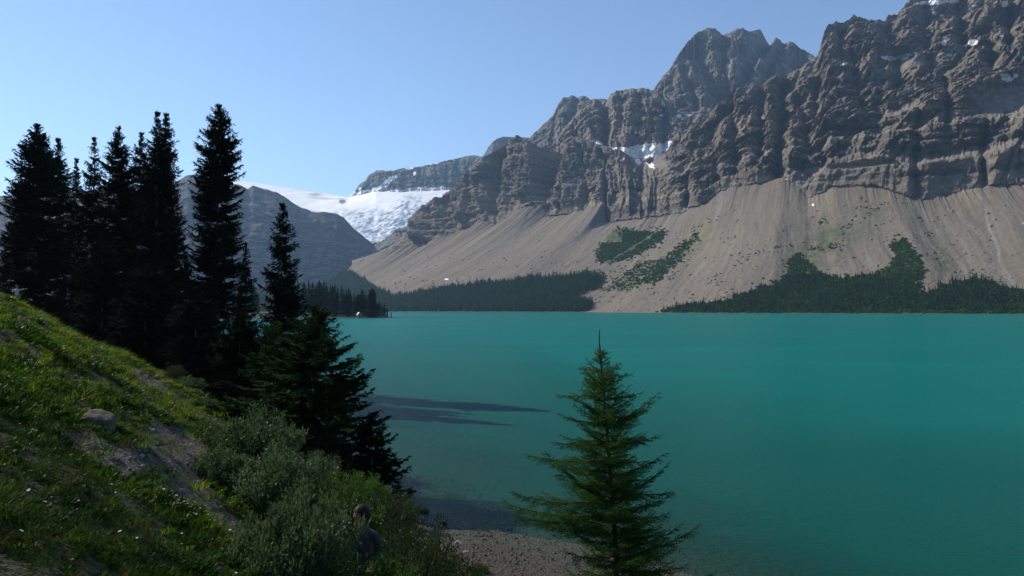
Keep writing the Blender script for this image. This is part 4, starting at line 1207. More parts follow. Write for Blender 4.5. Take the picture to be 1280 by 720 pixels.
def far_forest():
    g = np.random.default_rng(21)
    T = TALUS.reshape(-1, 3)
    nv, nu = TALUS.shape[:2]
    mt = [mesh_np("far_conifer", *far_tree_mesh(k), [MAT_FAR_TREE]) for k in range(4)] + [mesh_np("far_shrub", *shrub_mesh(k), [MAT_SCRUB]) for k in range(3)]
    def sample(n):
        r = g.random(n) * (nv - 2); c = g.random(n) * (nu - 2)
        i, j = r.astype(int), c.astype(int); fr, fc = (r - i)[:, None], (c - j)[:, None]
        A_ = TALUS[i, j] * (1 - fr) * (1 - fc) + TALUS[i + 1, j] * fr * (1 - fc) + TALUS[i, j + 1] * (1 - fr) * fc + TALUS[i + 1, j + 1] * fr * fc
        # weight by true cell area
        e1 = TALUS[i + 1, j] - TALUS[i, j]; e2 = TALUS[i, j + 1] - TALUS[i, j]
        ar = np.linalg.norm(np.cross(e1, e2), axis=1)
        return A_, ar
    P, ar = sample(1500000)
    px, py = to_px(P)
    px_j = px + 6 * fbm(px / 9, py / 9, 1.1, 3) + g.normal(size=len(px)) * 2.2; py_j = py + 5 * fbm(px / 9, py / 9, 7.1, 3) + g.normal(size=len(px)) * 1.8 * (py < 385)
    cellA = ar / ar.mean()
    sel, kinds, scales = [], [], []
    tot_area = 1.0
    def take(mask, frac, kind_lo, kind_hi, s_lo, s_hi):
        m = mask & (g.random(len(P)) < frac * cellA)
        idx = np.nonzero(m)[0]
        sel.append(idx); kinds.append(g.integers(kind_lo, kind_hi, len(idx))); scales.append(g.uniform(s_lo, s_hi, len(idx)))
    inl = inpoly(px_j, py_j, FOREST_LEFT) | inpoly(px_j, py_j, FOREST_VALLEY); inr = inpoly(px_j, py_j, FOREST_RIGHT)
    low = P[:, 2] < 0.8
    nz = fbm(P[:, 0] / 40, P[:, 1] / 40, .3, 3)
    take(inl & ~low, .10, 0, 4, .75, 1.35)
    take(inr & ~low & (py > 345), .05, 0, 4, .35, .95)
    take(inr & ~low & (py > 345), .10, 4, 7, .7, 1.5)
    take(inr & ~low & (py <= 345), .10, 4, 7, .6, 1.2)
    for poly, f_ in ((SHRUB_A, .13), (SHRUB_B, .05), (SHRUB_C, .08), (SHRUB_D, .03)):
        q = inpoly(px_j, py_j, poly)
        if poly is SHRUB_A:
            q &= ~((px < 778) & (py < 303) & (fbm(px / 7, py / 7, .9, 2) > -.25)) & ~(np.abs((px - 797) + (py - 305) * 1.6 + 7 * fbm(px / 8, py / 8, .4, 3)) < 3.2)
        take(q & ~low, f_, 4, 7, .6, 1.2)
    dust = np.zeros(len(P))
    for (gx, gy, rx, ry, ang, k) in [(1040, 300, 60, 24, -35, 1), (1180, 322, 20, 34, -10, .8), (1145, 282, 8, 22, 10, .8), (850, 318, 60, 14, -40, .6), (930, 330, 60, 16, -30, .4), (1000, 340, 40, 20, 0, .8), (1230, 345, 60, 12, 0, .5), (680, 352, 60, 7, -5, .8), (600, 360, 80, 6, 5, .3), (780, 345, 30, 12, -30, .7)]:
        ca, sa = math.cos(R(ang)), math.sin(R(ang))
        dx, dy = px - gx, py - gy
        qq = ((dx * ca + dy * sa) / rx) ** 2 + ((-dx * sa + dy * ca) / ry) ** 2
        dust = np.maximum(dust, k * np.exp(-qq))
    take((g.random(len(P)) < dust * sst(-.1, .5, nz)) & ~low, .040, 4, 7, .35, .9)
    idx = np.concatenate(sel); kd = np.concatenate(kinds); sc = np.concatenate(scales)
    edge = np.ones(len(idx))
    Pn = P[idx] - np.array([0, 0, .3])
    rot = np.stack([np.zeros(len(idx)), np.zeros(len(idx)), g.random(len(idx)) * 6.28], 1)
    scl = np.stack([sc, sc, sc * g.uniform(.8, 1.25, len(idx))], 1)
    tree_m = kd < 4
    scatter("forest", "dark conifer woods along the far lakeshore", Pn[tree_m], rot[tree_m], scl[tree_m], kd[tree_m], mt[:4])
    scatter("shrubbery", "green scrub patches on the scree slope", Pn[~tree_m], rot[~tree_m], scl[~tree_m], kd[~tree_m] - 4, mt[4:])
    print("far forest", tree_m.sum(), (~tree_m).sum())
    # valley woods behind the lake's end
    n = 16000
    x = g.uniform(-1500, 60, n); y = g.uniform(1690, 3500, n)
    z = -3 + 26 * sst(1680, 2100, y) + 210 * ((np.maximum(y - 1900, 0)) / 3300) ** 1.3 + 10 * fbm(x / 200, y / 200, .7, 4)
    q = g.random(n) < .9
    P2 = np.stack([x, y, z - .5], 1)[q]
    k2 = g.integers(0, 4, len(P2)); s2 = g.uniform(.9, 1.7, len(P2))
    scatter("forest", "hazy conifer woods on the valley floor", P2, np.stack([0 * s2, 0 * s2, g.random(len(P2)) * 6.28], 1), np.stack([s2 * 1.5, s2 * 1.5, s2], 1), k2, mt[:4])
    # boulders strewn on the scree
    def rock(k):
        gg = np.random.default_rng(980 + k)
        ph = (1 + 5 ** .5) / 2
        v = np.array([(-1, ph, 0), (1, ph, 0), (-1, -ph, 0), (1, -ph, 0), (0, -1, ph), (0, 1, ph), (0, -1, -ph), (0, 1, -ph), (ph, 0, -1), (ph, 0, 1), (-ph, 0, -1), (-ph, 0, 1)], float) / 1.9
        v *= (1 + .35 * gg.normal(size=(12, 1)).clip(-1, 1)) * np.array([1, .8, .7])
        f = [(0, 11, 5), (0, 5, 1), (0, 1, 7), (0, 7, 10), (0, 10, 11), (1, 5, 9), (5, 11, 4), (11, 10, 2), (10, 7, 6), (7, 1, 8), (3, 9, 4), (3, 4, 2), (3, 2, 6), (3, 6, 8), (3, 8, 9), (4, 9, 5), (2, 4, 11), (6, 2, 10), (8, 6, 7), (9, 8, 1)]
        return v, np.array(f)
    mr = simple_mat("scree_boulder", (.14, .12, .10), (.30, .26, .22), .03, .95)
    rm = [mesh_np("scree_block", *rock(k), [mr]) for k in range(4)]
    tcol = np.broadcast_to(np.concatenate([[-.16, -.08, -.03], np.linspace(0, 1, nv - 3)])[:, None], (nv, nu))
    lowp = sst(260, 20, P[:, 2]) * (P[:, 2] > 1.0)
    m = (g.random(len(P)) < .020 * lowp * cellA * (.25 + sst(-.1, .4, nz)))
    pr = P[m]; n = len(pr)
    sz = .55 + .7 * g.pareto(2.8, n).clip(0, 4)
    scatter("rubble", "boulders strewn over the lower scree", pr, g.random((n, 3)) * 6.28, np.stack([sz] * 3, 1), g.integers(0, 4, n), rm)
    print("rubble", n)
far_forest()
# ================================================================== foreground spruce
def foreground_spruce():
    g = np.random.default_rng(42)
    d0 = 12.0
    tip = W(750, 436, d0)
    gx, gy = float(tip[0]) + .12, float(tip[1])
    gz = float(ground_z(gx, gy, False)) - .1
    root = thing("spruce", "young green spruce with a bare curved leader, alone in front of the lake", "spruce", (gx, gy, gz))
    H = float(tip[2]) - gz
    mpp = d0 / F                                  # metres per photo pixel at the trunk
    # the trunk leans a touch to the right as it goes down
    def axis_at(z):
        q = 1 - z / H
        return np.array([-.12 + .28 * min(q * 1.6, 1) * .9 - .14 * max(q - .5, 0), 0, z])
    zs = np.linspace(-.3, H, 16)
    pts = [axis_at(z) for z in zs]
    lead = W(749.5, 412, d0)
    lx = lead[0] - gx
    pts += [(pts[-1][0] - .012, 0, H + .10), (pts[-1][0] - .010, 0, H + .2), (lx + .0, 0, float(lead[2]) - gz)]
    rad = [.052 * (1 - i / 16.5) + .007 for i in range(16)] + [.010, .008, .005]
    v, f = tube(pts, rad, 8)
    put("trunk", mesh_np("trunk", v, f, [MAT_BARK], True), root)
    # outline read from the photo: rows of (py, left px, right px) from the trunk
    env = np.array([(440, 8, 8), (455, 18, 20), (470, 28, 40), (490, 45, 50), (505, 48, 34), (520, 58, 42), (535, 60, 50), (550, 66, 82), (565, 84, 66), (575, 92, 60), (600, 84, 74), (618, 90, 92), (632, 128, 88), (650, 112, 84), (680, 80, 96), (705, 70, 112), (740, 90, 118), (800, 110, 125), (900, 120, 125)], float)
    def wid(z, c):
        # c: cos of azimuth, -1 left, +1 right
        pz = gz + z
        _, py = to_px(np.array([gx, gy, pz]))
        l = np.interp(py, env[:, 0], env[:, 1]); r = np.interp(py, env[:, 0], env[:, 2])
        side = l if c < 0 else r
        m = .5 * (l + r)
        return (m * (1 - abs(c)) + side * abs(c)) * mpp
    # explicit long boughs (tip px, py), then whorls
    boughs = []
    for px, py in [(655, 572), (626, 634), (640, 622), (828, 547), (842, 618), (697, 520), (803, 493), (790, 470), (695, 497), (700, 547), (722, 462), (780, 483), (838, 645), (828, 662), (858, 712), (845, 690), (672, 660), (640, 650), (690, 556), (812, 578), (700, 585), (797, 520)]:
        t = W(px, py, d0 + g.uniform(-.35, .25))
        L = math.hypot(t[0] - gx - .1, t[1] - gy)
        z0 = (float(t[2]) - gz) - L * g.uniform(-.1, .18) * (1 if py < 540 else .4)
        boughs.append((min(max(z0, .3), H - .1), np.array([t[0] - gx, t[1] - gy, t[2] - gz])))
    z = H - .10
    while z > .35:
        nb = g.integers(5, 8)
        a0 = g.random() * 6.28
        for k in range(nb):
            a = a0 + k * 6.283 / nb + g.normal() * .25
            c, s_ = math.cos(a), math.sin(a)
            L = wid(z, c) * g.uniform(.38, 1.0)
            up = .42 * (z / H) ** 1.5 + .20 + g.normal() * .12
            zz = z + g.normal() * .03
            ax = axis_at(zz)
            boughs.append((zz, np.array([ax[0] + c * L, s_ * L, zz + up * L])))
        z -= .112 + .05 * (1 - z / H) + .04 * g.random()
    kinds = []
    for z0, tipb in boughs:
        st = axis_at(z0)
        vec = tipb - st
        L = np.linalg.norm(vec)
        n = 9
        s = np.linspace(0, 1, n)[:, None]
        sag = -.06 * L * np.sin(np.pi * s) * (1.2 - z0 / H) + .05 * L * s ** 4
        path = st + vec * s
        path[:, 2] += sag[:, 0]
        path += g.normal(size=path.shape) * .006 * L * s
        wv, wf = tube(path, np.linspace(.006 + .007 * L, .002, n), 5)
        tw = []   # twigs: start, dir, len
        T = vec / L
        sd = np.cross(T, [0, 0, 1.0]); sd /= np.linalg.norm(sd) + 1e-9
        up = np.cross(sd, T)
        m = max(int(L / .048), 4)
        for i in range(m):
            q = .10 + .90 * (i + g.random() * .6) / m
            p = path[0] * 0 + np.array([np.interp(q, s[:, 0], path[:, k]) for k in range(3)])
            for sg in (-1, 1):
                ln = (.30 * L * (1.08 - q) + .055) * g.uniform(.6, 1.15)
                ln = min(ln, .34)
                dr = T * .75 + sd * sg * (.75 + .25 * g.random()) + up * g.normal() * .26 + np.array([0, 0, -.10 - .18 * g.random()])
                dr /= np.linalg.norm(dr)
                tw.append((p, dr, ln))
                if ln > .11:
                    for j in range(int(ln / .055)):
                        qq = (j + .8) / (ln / .055 + .6)
                        for s2 in (-1, 1):
                            l2 = ln * .36 * (1.1 - qq) + .035
                            d2 = dr * .8 + np.cross(dr, up) * s2 * .75 + g.normal(size=3) * .10 + np.array([0, 0, -.12])
                            tw.append((p + dr * ln * qq, d2 / np.linalg.norm(d2), l2))
            if g.random() < .9:
                dr = T * .7 + np.array([0, 0, -.75 if g.random() < .7 else .5]) + g.normal(size=3) * .25
                tw.append((p, dr / np.linalg.norm(dr), .05 + .06 * g.random()))
        for i in range(n - 1):
            tw.append((path[i], (path[i + 1] - path[i]) / (L / (n - 1)), L / (n - 1)))
        A = np.array([t[0] for t in tw]); Dd = np.array([t[1] for t in tw]); Ln = np.array([t[2] for t in tw])
        # needles
        cnt = np.maximum((Ln / .0036).astype(int), 10)
        bi = np.repeat(np.arange(len(tw)), cnt)
        fr = g.random(len(bi))
        P0 = A[bi] + Dd[bi] * (Ln[bi] * fr)[:, None]
        rnd = g.normal(size=(len(bi), 3)); rnd -= Dd[bi] * (rnd * Dd[bi]).sum(1)[:, None]
        rnd /= np.linalg.norm(rnd, axis=1)[:, None] + 1e-9
        nd_ = Dd[bi] * .6 + rnd * .8 + np.array([0, 0, .12])
        nd_ /= np.linalg.norm(nd_, axis=1)[:, None]
        nl = .014 * g.uniform(.8, 1.2, len(bi))
        si = np.cross(nd_, rnd + .3 * g.normal(size=rnd.shape)); si /= np.linalg.norm(si, axis=1)[:, None] + 1e-9
        w_ = .0032
        V = np.stack([P0 - si * w_, P0 + si * w_, P0 + nd_ * nl[:, None]], 1).reshape(-1, 3)
        Fn = np.arange(len(bi) * 3).reshape(-1, 3)
        tri = np.concatenate([wf[:, :3], wf[:, [0, 2, 3]]])
        kinds.append((np.concatenate([wv, V]), np.concatenate([tri, Fn + len(wv)]), len(tri)))
    tot = 0
    for v, f, nt in kinds:
        mi = np.ones(len(f), int); mi[:nt] = 0
        put("branch", mesh_np("branch", v, f, [MAT_BARK, MAT_NEEDLE_NEAR], False, None, mi), root)
        tot += len(f)
    print("foreground spruce", len(kinds), "boughs", tot, "tris")
foreground_spruce()

# ================================================================== willow shrubs
def leaf_material(name, c1, c2, trans=.35, spec=.4):
    m = new_mat(name)
    t = NT(m)
    p = t.pos()
    nz = t.noise(p, 7.0, 3, .7)
    nz2 = t.noise(p, .8, 2, .5)
    c = t.ramp(t.math('ADD', t.math('MULTIPLY', nz, .6), t.math('MULTIPLY', nz2, .4)), [(0.38, c1), (0.62, c2)])
    d = t.bsdf(c, .5, None, spec)
    tr = t.n("ShaderNodeBsdfTranslucent", inp={'Color': c})
    mx = t.n("ShaderNodeMixShader", inp={0: trans, 1: d, 2: tr.outputs[0]})
    t.out(mx.outputs[0])
    return m
MAT_WILLOW = leaf_material("grey_willow_leaf", (.024, .050, .014), (.11, .165, .065), .30, .12)
MAT_GREENLEAF = leaf_material("green_shrub_leaf", (.020, .055, .008), (.075, .15, .022), .4, .1)
MAT_OLIVELEAF = leaf_material("olive_shrub_leaf", (.016, .030, .008), (.046, .072, .020), .25, .12)
MAT_TWIG = simple_mat("grey_twig", (.05, .042, .034), (.11, .095, .08), 12, .9)

def shrub_meshes(k, R_, Hh, nleaf, lsize, mat):
    g = np.random.default_rng(1300 + k)
    ns = max(26, int(nleaf / 130))
    # upright shoots spreading from the base, leaves along their upper two thirds
    a = g.random(ns) * 6.283
    rr = R_ * np.sqrt(g.random(ns))
    top = np.stack([np.cos(a) * rr, np.sin(a) * rr, Hh * (1 - .55 * (rr / R_) ** 2) * g.uniform(.72, 1.08, ns)], 1)
    lump = 1 + .3 * fbm(top[:, 0] / (.5 * R_), top[:, 1] / (.5 * R_), k * 1.1, 2)
    top[:, 2] *= lump
    bot = top * np.array([.25, .25, 0]) + g.normal(size=(ns, 3)) * np.array([.05, .05, 0]) + np.array([0, 0, -.35])
    tubes = []
    t = np.linspace(0, 1, 5)[:, None]
    ctrl = []
    for i in range(ns):
        p = bot[i] * (1 - t) + top[i] * t + np.stack([np.sin(t[:, 0] * 3) * .06, np.cos(t[:, 0] * 4) * .06, .12 * np.sin(t[:, 0] * 3.14)], 1)
        ctrl.append(p)
        if i % 2 == 0:
            tubes.append(tube(p, np.linspace(.018, .005, 5), 4))
    ctrl = np.array(ctrl)
    v1, f1 = join(tubes)
    per = nleaf // ns
    si = np.repeat(np.arange(ns), per)
    s = 1 - .68 * g.random(len(si)) ** 1.25
    idx = s * 4; i0 = np.minimum(idx.astype(int), 3); fr = (idx - i0)[:, None]
    base = ctrl[si, i0] * (1 - fr) + ctrl[si, i0 + 1] * fr
    off = g.normal(size=(len(si), 3)); off /= np.linalg.norm(off, axis=1)[:, None]
    base = base + off * (.03 + .20 * R_ * g.random(len(si)) ** 1.5 * (1.1 - s * .75))[:, None] 
    D = off * .8 + np.array([0, 0, .7]) + g.normal(size=(len(si), 3)) * .3
    N = g.normal(size=(len(si), 3))
    v2, f2 = blades(base, D, N, lsize * g.uniform(.7, 1.25, len(si)), lsize * .42)
    return mesh_np("stems", v1, f1, [MAT_TWIG], True), mesh_np("leaves", v2, f2, [mat])

SHRUBS = [  # px, py of the middle of its foot, radius m, height m, mesh kind, distance or None, label
    (318, 588, 1.2, 1.3, 0, None, "big grey green willow shrub beside the lower end of the gravel patch"),
    (275, 600, .62, .62, 0, None, "small grey willow shrub overhanging the right edge of the gravel patch"),
    (352, 640, 1.1, 1.25, 0, None, "grey willow shrub below and right of the big grey green one"),
    (385, 606, 1.1, .9, 2, None, "olive shrub in shade against the lowest boughs of the shoreline spruces"),
    (292, 527, .8, .65, 0, None, "pale willow shrub on the bank below the low dark spruces"),
    (238, 487, .75, .6, 0, None, "pale round shrub growing at the crest of the turf bank"),
    (220, 470, .55, .55, 2, None, "small dark shrub higher on the crest beside the pale round shrub"),
    (330, 555, .9, .8, 1, None, "leafy shrub at the foot of the dark bushy spruce"),
    (436, 650, 1.1, 1.15, 1, None, "bright green shrub right behind the person in the bushes"),
    (378, 712, .85, 1.25, 0, 9.6, "silvery willow shrub left of the person at the photo's lower edge"),
    (458, 752, .85, 1.02, 1, 9.2, "bright leafed low shrub directly in front of the person"),
    (512, 668, 1.15, 1.6, 2, 13.2, "dense round olive shrub just right of the person"),
    (516, 705, .9, 1.35, 2, 11.2, "dense dark shrub between the person and the beach"),
    (545, 738, .7, .95, 1, 10.4, "low shrub beside the pale rock at the top of the beach"),
    (408, 668, 1.1, 1.3, 1, 14.0, "green shrub on the slope left of and behind the person"),
    (492, 622, 1.0, .8, 2, 21.5, "dark shrub tucked under the right boughs of the wide shoreline spruce"),
    (470, 600, 1.1, 1.3, 2, 17.0, "dark olive shrub between the person and the small crouched spruce"),
    (596, 716, .3, .24, 1, 17.4, "small sparse plant growing out of the beach pebbles"),
    (185, 452, .4, .35, 1, None, "tuft like low shrub on the crest left of the small dark shrub"),
    (258, 512, .5, .45, 0, None, "little pale shrub just below the crest, between two larger pale ones"),
]
def build_shrubs():
    kinds = {0: shrub_meshes(0, 1.0, 1.0, 12000, .066, MAT_WILLOW), 1: shrub_meshes(1, 1.0, 1.0, 12000, .055, MAT_GREENLEAF), 2: shrub_meshes(2, 1.0, 1.0, 14000, .042, MAT_OLIVELEAF)}
    g = random.Random(5)
    for px, py, r, h, k, d, lab in SHRUBS:
        if d is None:
            x, y, z, dd = ground_hit(px, py)
        else:
            w = W(px, py, d); x, y = float(w[0]), float(w[1]); z = float(ground_z(x, y, False))
        z = float(ground_z(x, y))
        t = thing("shrub", lab, "shrub", (float(x), float(y), z - .04), g.random() * 6.28, "shrubs on the lake bank")
        t.scale = (r, r, h)
        put("stems", kinds[k][0], t); put("leaves", kinds[k][1], t)
build_shrubs()

# ================================================================== turf
def tuft(k, n, h, spread, lean, w):
    g = np.random.default_rng(1500 + k)
    a = g.random(n) * 6.283; r = spread * np.sqrt(g.random(n))
    P0 = np.stack([np.cos(a) * r, np.sin(a) * r, -.03 + 0 * r], 1)
    b = a + g.normal(size=n) * .8
    ln = h * g.uniform(.5, 1.15, n)
    out = np.stack([np.cos(b), np.sin(b), 0 * b], 1)
    sd = np.stack([-np.sin(b), np.cos(b), 0 * b], 1)
    le = lean * g.uniform(.3, 1.5, n)[:, None]
    m = P0 + np.array([0, 0, 1.0]) * ln[:, None] * .6 + out * le * ln[:, None] * .35
    t = P0 + np.array([0, 0, 1.0]) * ln[:, None] * .95 + out * le * ln[:, None]
    W_ = w * g.uniform(.7, 1.3, n)[:, None]
    V = np.stack([P0 - sd * W_, P0 + sd * W_, m + sd * W_ * .8, m - sd * W_ * .8, t], 1).reshape(-1, 3)
    i = np.arange(n) * 5
    return V, np.concatenate([np.stack([i, i + 1, i + 2], 1), np.stack([i, i + 2, i + 3], 1), np.stack([i + 3, i + 2, i + 4], 1)])

def grass_material(name, c1, c2, c3):
    m = new_mat(name)
    t = NT(m)
    p = t.pos()
    big = t.noise(t.mapping(p, (.35, .35, .35)), 1.0, 4, .65)
    rnd = t.n("ShaderNodeObjectInfo").outputs['Random']
    f = t.math('ADD', t.math('MULTIPLY', big, .8), t.math('MULTIPLY', rnd, .2))
    c = t.ramp(f, [(0.38, c1), (0.5, c2), (0.64, c3)])
    d = t.bsdf(c, .8, None, .03)
    tr = t.n("ShaderNodeBsdfTranslucent", inp={'Color': c})
    mx = t.n("ShaderNodeMixShader", inp={0: .48, 1: d, 2: tr.outputs[0]})
    t.out(mx.outputs[0])
    return m

def build_turf():
    g = np.random.default_rng(66)
    mg = grass_material("meadow_grass", (.014, .058, .002), (.070, .150, .004), (.21, .25, .010))
    md = grass_material("tawny_grass", (.035, .046, .006), (.085, .085, .014), (.14, .115, .026))
    mb = leaf_material("meadow_herb", (.010, .034, .004), (.040, .088, .009), .4, .08)
    kinds = [mesh_np("tuft", *tuft(0, 46, .12, .14, .8, .0042), [mg]), mesh_np("tuft", *tuft(1, 40, .17, .13, .75, .0042), [mg]), mesh_np("tuft", *tuft(2, 50, .08, .15, 1.1, .0042), [mg]),
             mesh_np("tuft", *tuft(3, 30, .15, .13, .9, .003), [md])]
    mdk = grass_material("painted_shade_grass", (.008, .026, .003), (.026, .056, .006), (.062, .078, .012))  # dark copy of the meadow grass: edge darkening painted into its colour
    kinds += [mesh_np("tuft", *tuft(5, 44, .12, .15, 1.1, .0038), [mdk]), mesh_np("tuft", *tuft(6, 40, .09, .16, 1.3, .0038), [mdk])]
    # broad leafed herbs
    n = 44
    a = g.random(n) * 6.283
    P0 = np.stack([np.cos(a) * .06 * g.random(n), np.sin(a) * .06 * g.random(n), .10 * g.random(n)], 1)
    kinds.insert(4, mesh_np("herb", *blades(P0, np.stack([np.cos(a), np.sin(a), .5 + g.random(n)], 1), g.normal(size=(n, 3)), .07, .022), [mb]))
    # candidate points in a fan in front of the camera, density per square metre by distance
    pts = []
    for y0, y1, dens in ((1.5, 7, 150), (7, 14, 90), (14, 26, 46), (26, 45, 22), (45, 85, 9)):
        xmin, xmax = -.72 * y1 - 3, .1 * y1 + 1
        n = int((xmax - xmin) * (y1 - y0) * dens)
        x = g.uniform(xmin, xmax, n); y = g.uniform(y0, y1, n)
        k = (x > -.72 * y - 2.5) & (x < .02 * y + .6)
        pts.append(np.stack([x[k], y[k]], 1))
    # a strip outside the frame too, so that the bank goes on
    n = 9000
    x = g.uniform(-14, 6, n); y = g.uniform(-6, 1.5, n)
    pts.append(np.stack([x, y], 1))
    x = g.uniform(0, 5, 3500); y = g.uniform(1, 12, 3500)
    pts.append(np.stack([x, y], 1))
    P = np.concatenate(pts)
    x, y = P[:, 0], P[:, 1]
    z = ground_z(x, y)
    dm = dirt_mask(x, y); sd = shore_d(x, y)
    keep = (g.random(len(x)) > dm * .90) & (sd > 4.6 + 1.2 * pn2(x / 1.5, y / 1.5)) 
    # the turf is patchy: long tussocks, short cropped parts
    patch = fbm(x / 2.6, y / 2.6, 4.4, 3); patch2 = fbm(x / .7, y / .7, 6.4, 3)
    keep &= (g.random(len(x)) < np.clip(1.0 + 1.6 * patch2 + .8 * patch, .25, 1))
    P3 = np.stack([x, y, z], 1)[keep]
    patch, patch2 = patch[keep], patch2[keep]
    n = len(P3)
    far = np.hypot(P3[:, 0], P3[:, 1])
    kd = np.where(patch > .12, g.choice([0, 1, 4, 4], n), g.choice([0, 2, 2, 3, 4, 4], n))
    dk = g.random(n) < .95 * sst(15, 7, far + 2.5 * pn2(P3[:, 0] / 2, P3[:, 1] / 2))  # painted dark tufts take over towards the camera
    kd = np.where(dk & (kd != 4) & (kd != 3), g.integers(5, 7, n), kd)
    sc = (1.0 + .9 * np.clip(patch, -.5, .8) + .4 * np.clip(patch2, -1, 1)) * (1 + .003 * far) * .72 * g.uniform(.7, 1.25, n)
    near = sst(12, 3, far)
    sc = np.clip(sc, .35, 2.6) * (1 - .42 * near)
    wid = sc * (1.1 + .035 * far)
    rot = np.stack([g.normal(size=n) * .16, g.normal(size=n) * .16, g.random(n) * 6.283], 1)
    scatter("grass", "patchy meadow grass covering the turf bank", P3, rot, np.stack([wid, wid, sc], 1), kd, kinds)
    print("tufts", n)
    # small white flower heads, and a few pink ones by the gravel's lower end
    mw = simple_mat("white_petals", (.50, .50, .44), (.62, .62, .58), 30, .7)
    mp = simple_mat("pink_petals", (.42, .26, .24), (.55, .38, .33), 30, .7)
    ms = simple_mat("flower_stem", (.03, .06, .015), (.05, .08, .02), 30, .8)
    def flower(mat, r):
        a = np.arange(7) * 6.283 / 7
        P0 = np.zeros((7, 3)) + [0, 0, .20]
        v, f = blades(P0, np.stack([np.cos(a), np.sin(a), 0 * a + .35], 1), np.tile([0, 0, 1.0], (7, 1)), r, r * .9)
        v2, f2 = blades(np.zeros((1, 3)), np.array([[0.05, 0, 1.0]]), np.array([[0, 1.0, 0]]), .2, .005)
        V, Fc = join([(v, f), (v2, f2)])
        return mesh_np("flower", V, Fc, [mat, ms], False, None, [0] * len(f) + [1] * len(f2))
    x = []; 
    cand = P3[(far < 12) & (fbm(P3[:, 0] / 1.6, P3[:, 1] / 1.6, 2.7, 2) > -.05)]
    q = cand[g.choice(len(cand), 420, replace=False)]
    s = g.uniform(.55, 1.3, len(q))
    scatter("wildflowers", "small white flowers dotted through the near grass", q, np.stack([g.normal(size=len(q)) * .25, g.normal(size=len(q)) * .25, 0 * s], 1), np.stack([s, s, s * g.uniform(.6, 1.4, len(q))], 1), np.zeros(len(q)), [flower(mw, .016)])
    hx, hy, hz, hd = ground_hit(228, 645)
    q = np.stack([hx + g.normal(size=46) * .13, hy + g.normal(size=46) * .10], 1)
    q = np.concatenate([q, ground_z(q[:, 0], q[:, 1])[:, None] + .02], 1)
    s = g.uniform(.6, 1.1, 46)
    scatter("wildflowers", "cluster of pale pink flowers at the edge of the gravel patch", q, np.stack([g.normal(size=46) * .3, g.normal(size=46) * .3, 0 * s], 1), np.stack([s] * 3, 1), np.zeros(46), [flower(mp, .02)])
build_turf()

# ================================================================== stones
def stone_mesh(seed, sx, sy, sz, sub=4, rough=.22, freq=1.3, flat=0.0, facet=.85):
    bm = bmesh.new()
    bmesh.ops.create_icosphere(bm, subdivisions=sub, radius=1.0)
    v = np.array([p.co[:] for p in bm.verts])
    n = v / np.linalg.norm(v, axis=1)[:, None]
    g = np.random.default_rng(seed)
    r = np.ones(len(v))
    for k in range(12):                                   # break flats off a round stone
        d = g.normal(size=3); d /= np.linalg.norm(d)
        h = g.uniform(.5, .9)
        q = n @ d
        r = np.where(q > 1e-3, np.minimum(r, r * (1 - facet) + facet * np.minimum(r, h / np.maximum(q, 1e-3))), r)
    r = r * (1 + rough * fbm(n[:, 0] * freq + seed, n[:, 1] * freq, n[:, 2] * freq, 4)) 
    v = n * r[:, None] * np.array([sx, sy, sz])
    for p, c in zip(bm.verts, v):
        p.co = c
    me = bpy.data.meshes.new("stone")
    bm.to_mesh(me); bm.free()
    for p in me.polygons:
        p.use_smooth = True
    return me

def stone_mat(name, c1, c2, sc=5):
    m = new_mat(name)
    t = NT(m)
    p = t.pos()
    a = t.noise(p, sc, 6, .65)
    c = t.ramp(a, [(0.3, c1), (0.7, c2)])
    l = t.n("ShaderNodeTexVoronoi", inp={'Vector': p, 'Scale': sc * 2.2})
    c = t.mix(t.math('LESS_THAN', l.outputs['Distance'], .22), c, tuple(x * 1.5 for x in c2))
    t.out(t.bsdf(c, .9, t.bump(a, .6, .05), .2))
    return m
import bmesh
ST_GREY = stone_mat("lichened_grey_stone", (.045, .042, .036), (.13, .12, .105))
ST_DARK = stone_mat("wet_dark_stone", (.012, .012, .012), (.035, .034, .034))
ST_PALE = stone_mat("pale_limestone", (.42, .41, .39), (.62, .60, .57))
ST_DIM = stone_mat('dark_lichen_stone', (.03, .03, .022), (.11, .10, .08), 4)  # one even, darker tone of lichened stone for the boulder
ST_MID = stone_mat("buff_stone", (.13, .115, .10), (.26, .235, .21))

